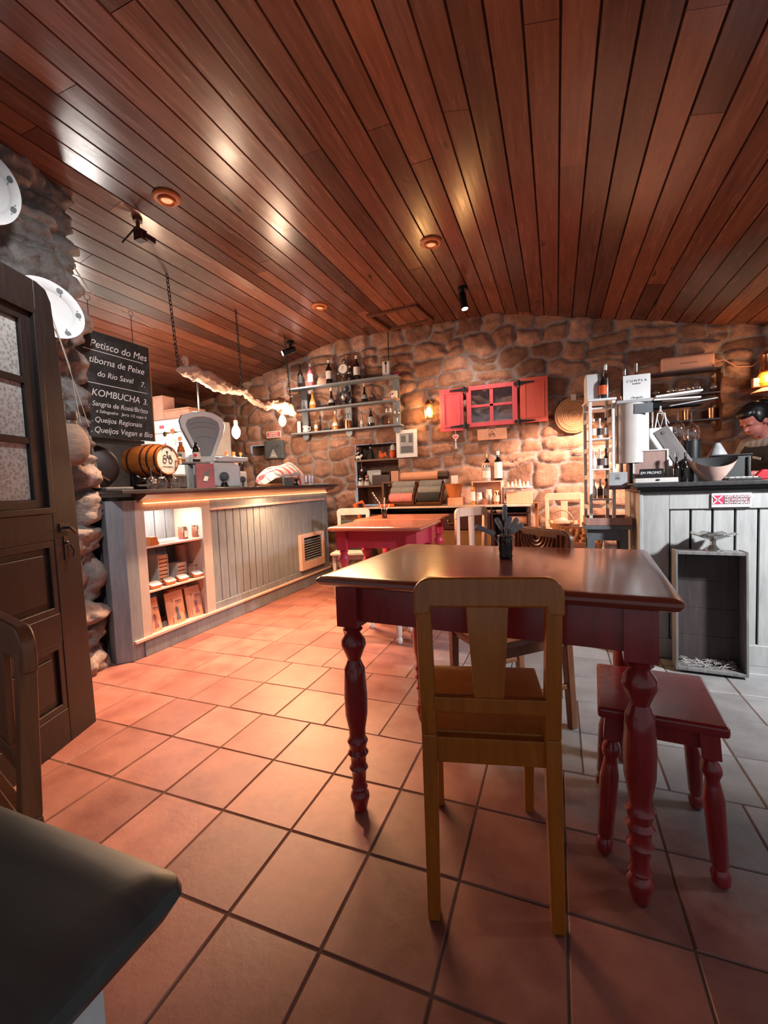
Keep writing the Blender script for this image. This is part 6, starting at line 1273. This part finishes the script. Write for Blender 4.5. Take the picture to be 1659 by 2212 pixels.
for i in range(4):
    for k_ in range(nn): fs.append((i*nn+k_, i*nn+(k_+1) % nn, (i+1)*nn+(k_+1) % nn, (i+1)*nn+k_))
mesh_obj('scalloped_bowl', MB().add(vs, fs), M['silver'], t).modifiers.new('s', 'SOLIDIFY').thickness = .003

# wall shelf right with glasses, router
def build_wshelf():
    y = BY-.05; t = thing('glass_shelf_unit', 'dark brown wall shelf with scrolled side holding glasses', 'shelf', (1.18, y, 1.62))
    for z, n_ in ((2.115, 'top_board'), (1.89, 'shelf_board'), (1.64, 'shelf_board')): mesh_obj(n_, MB().box(-.31, .28, -.14, .0, z-1.62-.018, z-1.62), M['darkbrown'], t, .002)
    sc_ = [(0, .50), (-.15, .50), (-.13, .44), (-.16, .38), (-.13, .30), (-.13, .22), (-.17, .15), (-.13, .08), (-.13, .0), (-.08, -.1), (0, -.1)]
    for x in (.28, -.32): mesh_obj('scrolled_side', MB().prism([(a, b) for a, b in sc_], x, x+.02, 'x'), M['darkbrown'] if x < 0 else M['brown'], t, .003)
build_wshelf()
for i, (px, z, s_, lb) in enumerate(((1417, 1.891, .75, 'leftmost glass'), (1448, 1.891, .8, 'second glass from the left'), (1465, 1.891, .8, 'third glass from the left'), (1483, 1.891, .85, 'fourth glass from the left'), (1504, 1.891, .95, 'large round glass'), (1541, 1.891, .8, 'rightmost glass'))):
    q = oy(px, 840, BY-.13).x; t = thing('goblet', lb+' on the upper dark wall shelf', 'glass', (q, BY-.13, z), 0, 'glasses on the dark wall shelf'); mesh_obj('glass_wall', MB().lathe([(.02*s_, 0), (.045*s_, .03*s_), (.05*s_, .07*s_), (.036*s_, .11*s_)], 18, cap=False), M['glass'], t)
for px, lb in ((1483, 'small copper cup half hidden by the papers'), (1537, 'copper cup at the right of the lower dark wall shelf')):
    q = oy(px, 900, BY-.13).x; single('copper_cup', lb, 'cup', MB().lathe([(.032, 0), (.036, .10), (.033, .10), (.03, .006), (0, .006)], 18, cap=False), M['copper'], 'copper cups on the dark wall shelf', loc=(q, BY-.13, 1.641))
a = oy(1427, 798, BY-.12); b = oy(1544, 760, BY-.12)
t = thing('wifi_router', 'peach rounded router box on top of the dark wall shelf', 'router', ((a.x+b.x)/2, BY-.12, 2.117)); W_ = (b.x-a.x)/2; mesh_obj('housing', MB().box(-W_, W_, -.03, .04, 0, .155), M['peach'], t, .032, 4); mesh_obj('slot', MB().box(-W_*.3, W_*.35, -.0315, -.03, .075, .079), M['brown'], t)
single('router_cable', 'white cable running right from the router box', 'cable', MB().tube([(b.x-.02, BY-.1, b.z-.09), (b.x+.08, BY-.1, b.z-.08), (b.x+.18, BY-.1, b.z-.16), (b.x+.30, BY-.1, b.z-.17), (b.x+.42, BY-.09, b.z-.06), (b.x+.62, BY-.08, b.z+.05)], .006, 6), M['cork'])
q = oy(1655, 815, BY-.25)
t = thing('wall_lamp', 'orange glass lamp with pale fittings at the right edge', 'wall lamp', (q.x, q.y, q.z-.02)); mesh_obj('amber_shade', MB().lathe([(.05, -.06), (.065, -.03), (.055, 0), (.065, .03), (.05, .06)], 18), emit('amber_shade', '#e08a30', .3), t); lamp('wall_lamp_light', 'POINT', (q.x-.02, q.y-.12, q.z), 5, (1, .55, .25), size=.05); mesh_obj('cap', MB().lathe([(.03, .06), (.06, .07), (.03, .14), (.04, .22), (.0, .26)], 14), M['copper'], t); mesh_obj('pale_saucer', MB().lathe([(.02, -.09), (.11, -.12), (.115, -.115), (.03, -.07)], 20), M['cork'], t); mesh_obj('bracket', MB().tube([(0, 0, .1), (.02, .22, .12)], .01), M['iron'], t); mesh_obj('side_block', MB().box(-.10, -.05, -.02, .03, -.06, .02), M['cork'], t, .004)

# ------------------------------------------------------------------ person behind the till counter
def caps(mb, p, q, r0, r1, n=6):
    p = Vector(p); q = Vector(q)
    for i in range(n+1): mb.ball(p.lerp(q, i/n), r0+(r1-r0)*i/n, 14, 10)
def solid(name, mb, mat, parent, vox=.008, sm=6):
    o = mesh_obj(name, mb, mat, parent); r = o.modifiers.new('r', 'REMESH'); r.mode = 'VOXEL'; r.voxel_size = vox; r.use_smooth_shade = True
    s_ = o.modifiers.new('s', 'SMOOTH'); s_.factor = .5; s_.iterations = sm; return o
def build_person():
    bx, by = 1.50, 4.00
    t = thing('person', 'person with dark tied-back hair and black apron working behind the till', 'person', (bx, by, 0))
    f = Vector((-.88, -.475, 0)); s_ = Vector((.475, -.88, 0)); U = Vector((0, 0, 1))
    def P(a, b, z): return s_*a+f*b+U*z       # a to the image right, b forward
    b = MB()
    for sg in (-1, 1):
        caps(b, P(sg*.09, 0, .86), P(sg*.10, .02, .48), .085, .06, 10); caps(b, P(sg*.10, .02, .48), P(sg*.10, -.02, .08), .055, .036, 10); caps(b, P(sg*.10, -.02, .045), P(sg*.11, .14, .035), .04, .03, 5)
    for z, rx, ry, o_ in ((.88, .155, .11, 0), (.98, .145, .10, .0), (1.07, .13, .09, .02), (1.16, .14, .095, .05), (1.24, .155, .10, .08), (1.30, .15, .085, .10)):
        for q in range(-2, 3): b.ball(P(q*rx*.3, o_, z), (ry, ry, .07), 12, 8)
    caps(b, P(0, .11, 1.34), P(0, .17, 1.42), .05, .046, 5)
    # head: bent forward
    hc = P(0, .215, 1.475); hf = (f*.80-U*.60).normalized(); hu = (f*.60+U*.80).normalized(); hs = s_
    def Hp(a, b_, c): return hc+hs*a+hf*b_+hu*c
    mh = Matrix(((hs.x, hf.x, hu.x, hc.x), (hs.y, hf.y, hu.y, hc.y), (hs.z, hf.z, hu.z, hc.z), (0, 0, 0, 1)))
    b.ball((0, -.01, .02), (.072, .088, .09), 18, 14, m=mh); b.ball((0, .03, -.04), (.056, .056, .065), 16, 12, m=mh); b.ball((0, .055, -.085), (.026, .024, .02), 10, 8, m=mh)
    b.ball((0, .088, -.018), (.011, .022, .012), 8, 6, m=mh); b.ball((0, .08, .0), (.009, .014, .03), 8, 6, m=mh); b.ball((0, .082, -.052), (.022, .010, .006), 8, 6, m=mh); b.ball((0, .078, -.064), (.018, .010, .006), 8, 6, m=mh)
    for sg in (-1, 1): b.ball((sg*.073, -.005, -.01), (.010, .02, .032), 8, 8, m=mh); b.ball((sg*.028, .066, .018), (.02, .016, .010), 8, 6, m=mh)
    arms = {}
    for sg, el, wr in ((-1, P(-.21, .16, 1.10), P(-.14, .42, 1.13)), (1, P(.22, .12, 1.08), P(.10, .36, 1.10))):
        sh = P(sg*.165, .09, 1.31); caps(b, P(sg*.08, .09, 1.32), sh, .05, .048, 4); caps(b, sh, el, .044, .036, 9); caps(b, el, wr, .036, .024, 9); arms[sg] = (sh, el, wr)
        d = (wr-el).normalized(); sd = d.cross(U).normalized(); pc = wr+d*.045
        b.ball(wr+d*.04, (.034, .034, .018), 10, 8); b.ball(wr+d*.06, (.032, .032, .016), 10, 8)
        for j, L in enumerate((.060, .072, .068, .052)):
            p0 = wr+d*.07+sd*(-.027+.018*j); p1 = p0+d*L*.5-U*.008; p2 = p1+d*L*.4-U*.022; caps(b, p0, p1, .0085, .008, 4); caps(b, p1, p2, .008, .0065, 4)
        p0 = wr+d*.03+sd*(-.03*sg*-1); p1 = p0+sd*(.02*sg)+d*.03-U*.01; caps(b, p0, p1, .010, .009, 4); caps(b, p1, p1+d*.025-U*.012, .009, .0075, 3)
    solid('body', b, M['skin'], t, .0065, 4)
    e = MB()
    for sg in (-1, 1): e.ball((sg*.028, .079, .013), (.010, .006, .004), 8, 6, m=mh)
    mesh_obj('eyes', e, M['hair'], t)
    h = MB(); h.ball((0, -.03, .04), (.083, .088, .088), 18, 12, m=mh); h.ball((0, .03, .085), (.06, .05, .035), 14, 10, m=mh); h.ball((0, -.125, .05), (.04, .04, .04), 14, 10, m=mh); h.ball((.055, -.01, .03), (.03, .05, .06), 12, 8, m=mh); h.ball((-.055, -.01, .03), (.03, .05, .06), 12, 8, m=mh)
    solid('hair', h, M['hair'], t, .007, 3)
    c = MB()
    for z, rx, ry, o_ in ((.92, .17, .122, 0), (1.0, .158, .112, .0), (1.08, .143, .102, .02), (1.17, .152, .106, .05), (1.25, .166, .110, .08), (1.305, .155, .090, .10)):
        for q in range(-2, 3): c.ball(P(q*rx*.3, o_, z), (ry, ry, .07), 12, 8)
    for sg in (-1, 1): sh, el, wr = arms[sg]; caps(c, P(sg*.08, .09, 1.32), sh, .056, .056, 4); caps(c, sh, sh.lerp(el, .55), .056, .052, 6)
    solid('grey_shirt', c, M['shirt'], t, .01, 5)
    a = MB()
    for z, rx, ry, o_ in ((.45, .18, .13, .03), (.6, .18, .13, .03), (.75, .18, .13, .02), (.90, .178, .128, .012), (1.0, .166, .118, .014), (1.08, .15, .108, .034), (1.15, .14, .110, .068), (1.20, .13, .112, .085), (1.24, .12, .112, .092)):
        for q in range(-2, 3): a.ball(P(q*rx*.3, o_+.006, z), (ry, ry, .085), 12, 8)
    for sg in (-1, 1): a.tube([P(sg*.09, .185, 1.22), P(sg*.095, .18, 1.30), P(sg*.075, .12, 1.375), P(sg*.05, .03, 1.37)], .012, 8)
    solid('apron', a, M['apron'], t, .011, 5)
    mesh_obj('name_badge', MB().box(-.03, .03, -.003, .003, -.008, .008), M['grey_light'], t).matrix_local = facing(P(.02, .212, 1.21), f) @ Matrix.Rotation(-.25, 4, 'Z') @ Matrix.Rotation(PI/2, 4, 'X')
build_person()
single('glass_jar', 'clear grey jar in front of the person by the till', 'jar', MB().lathe([(.05, 0), (.055, .02), (.055, .10), (.03, .15), (.015, .18), (0, .185)], 18), M['film'] if 'film' in M else M['grey_light'], loc=(oy(1551, 1010, 3.55).x, 3.56, TZ+.061))
single('jar_stand', 'low dark block under the clear jar by the till', 'block', MB().box(-.06, .06, -.05, .05, 0, .06), M['black'], bevel=.004, loc=(oy(1551, 1010, 3.55).x, 3.56, TZ))
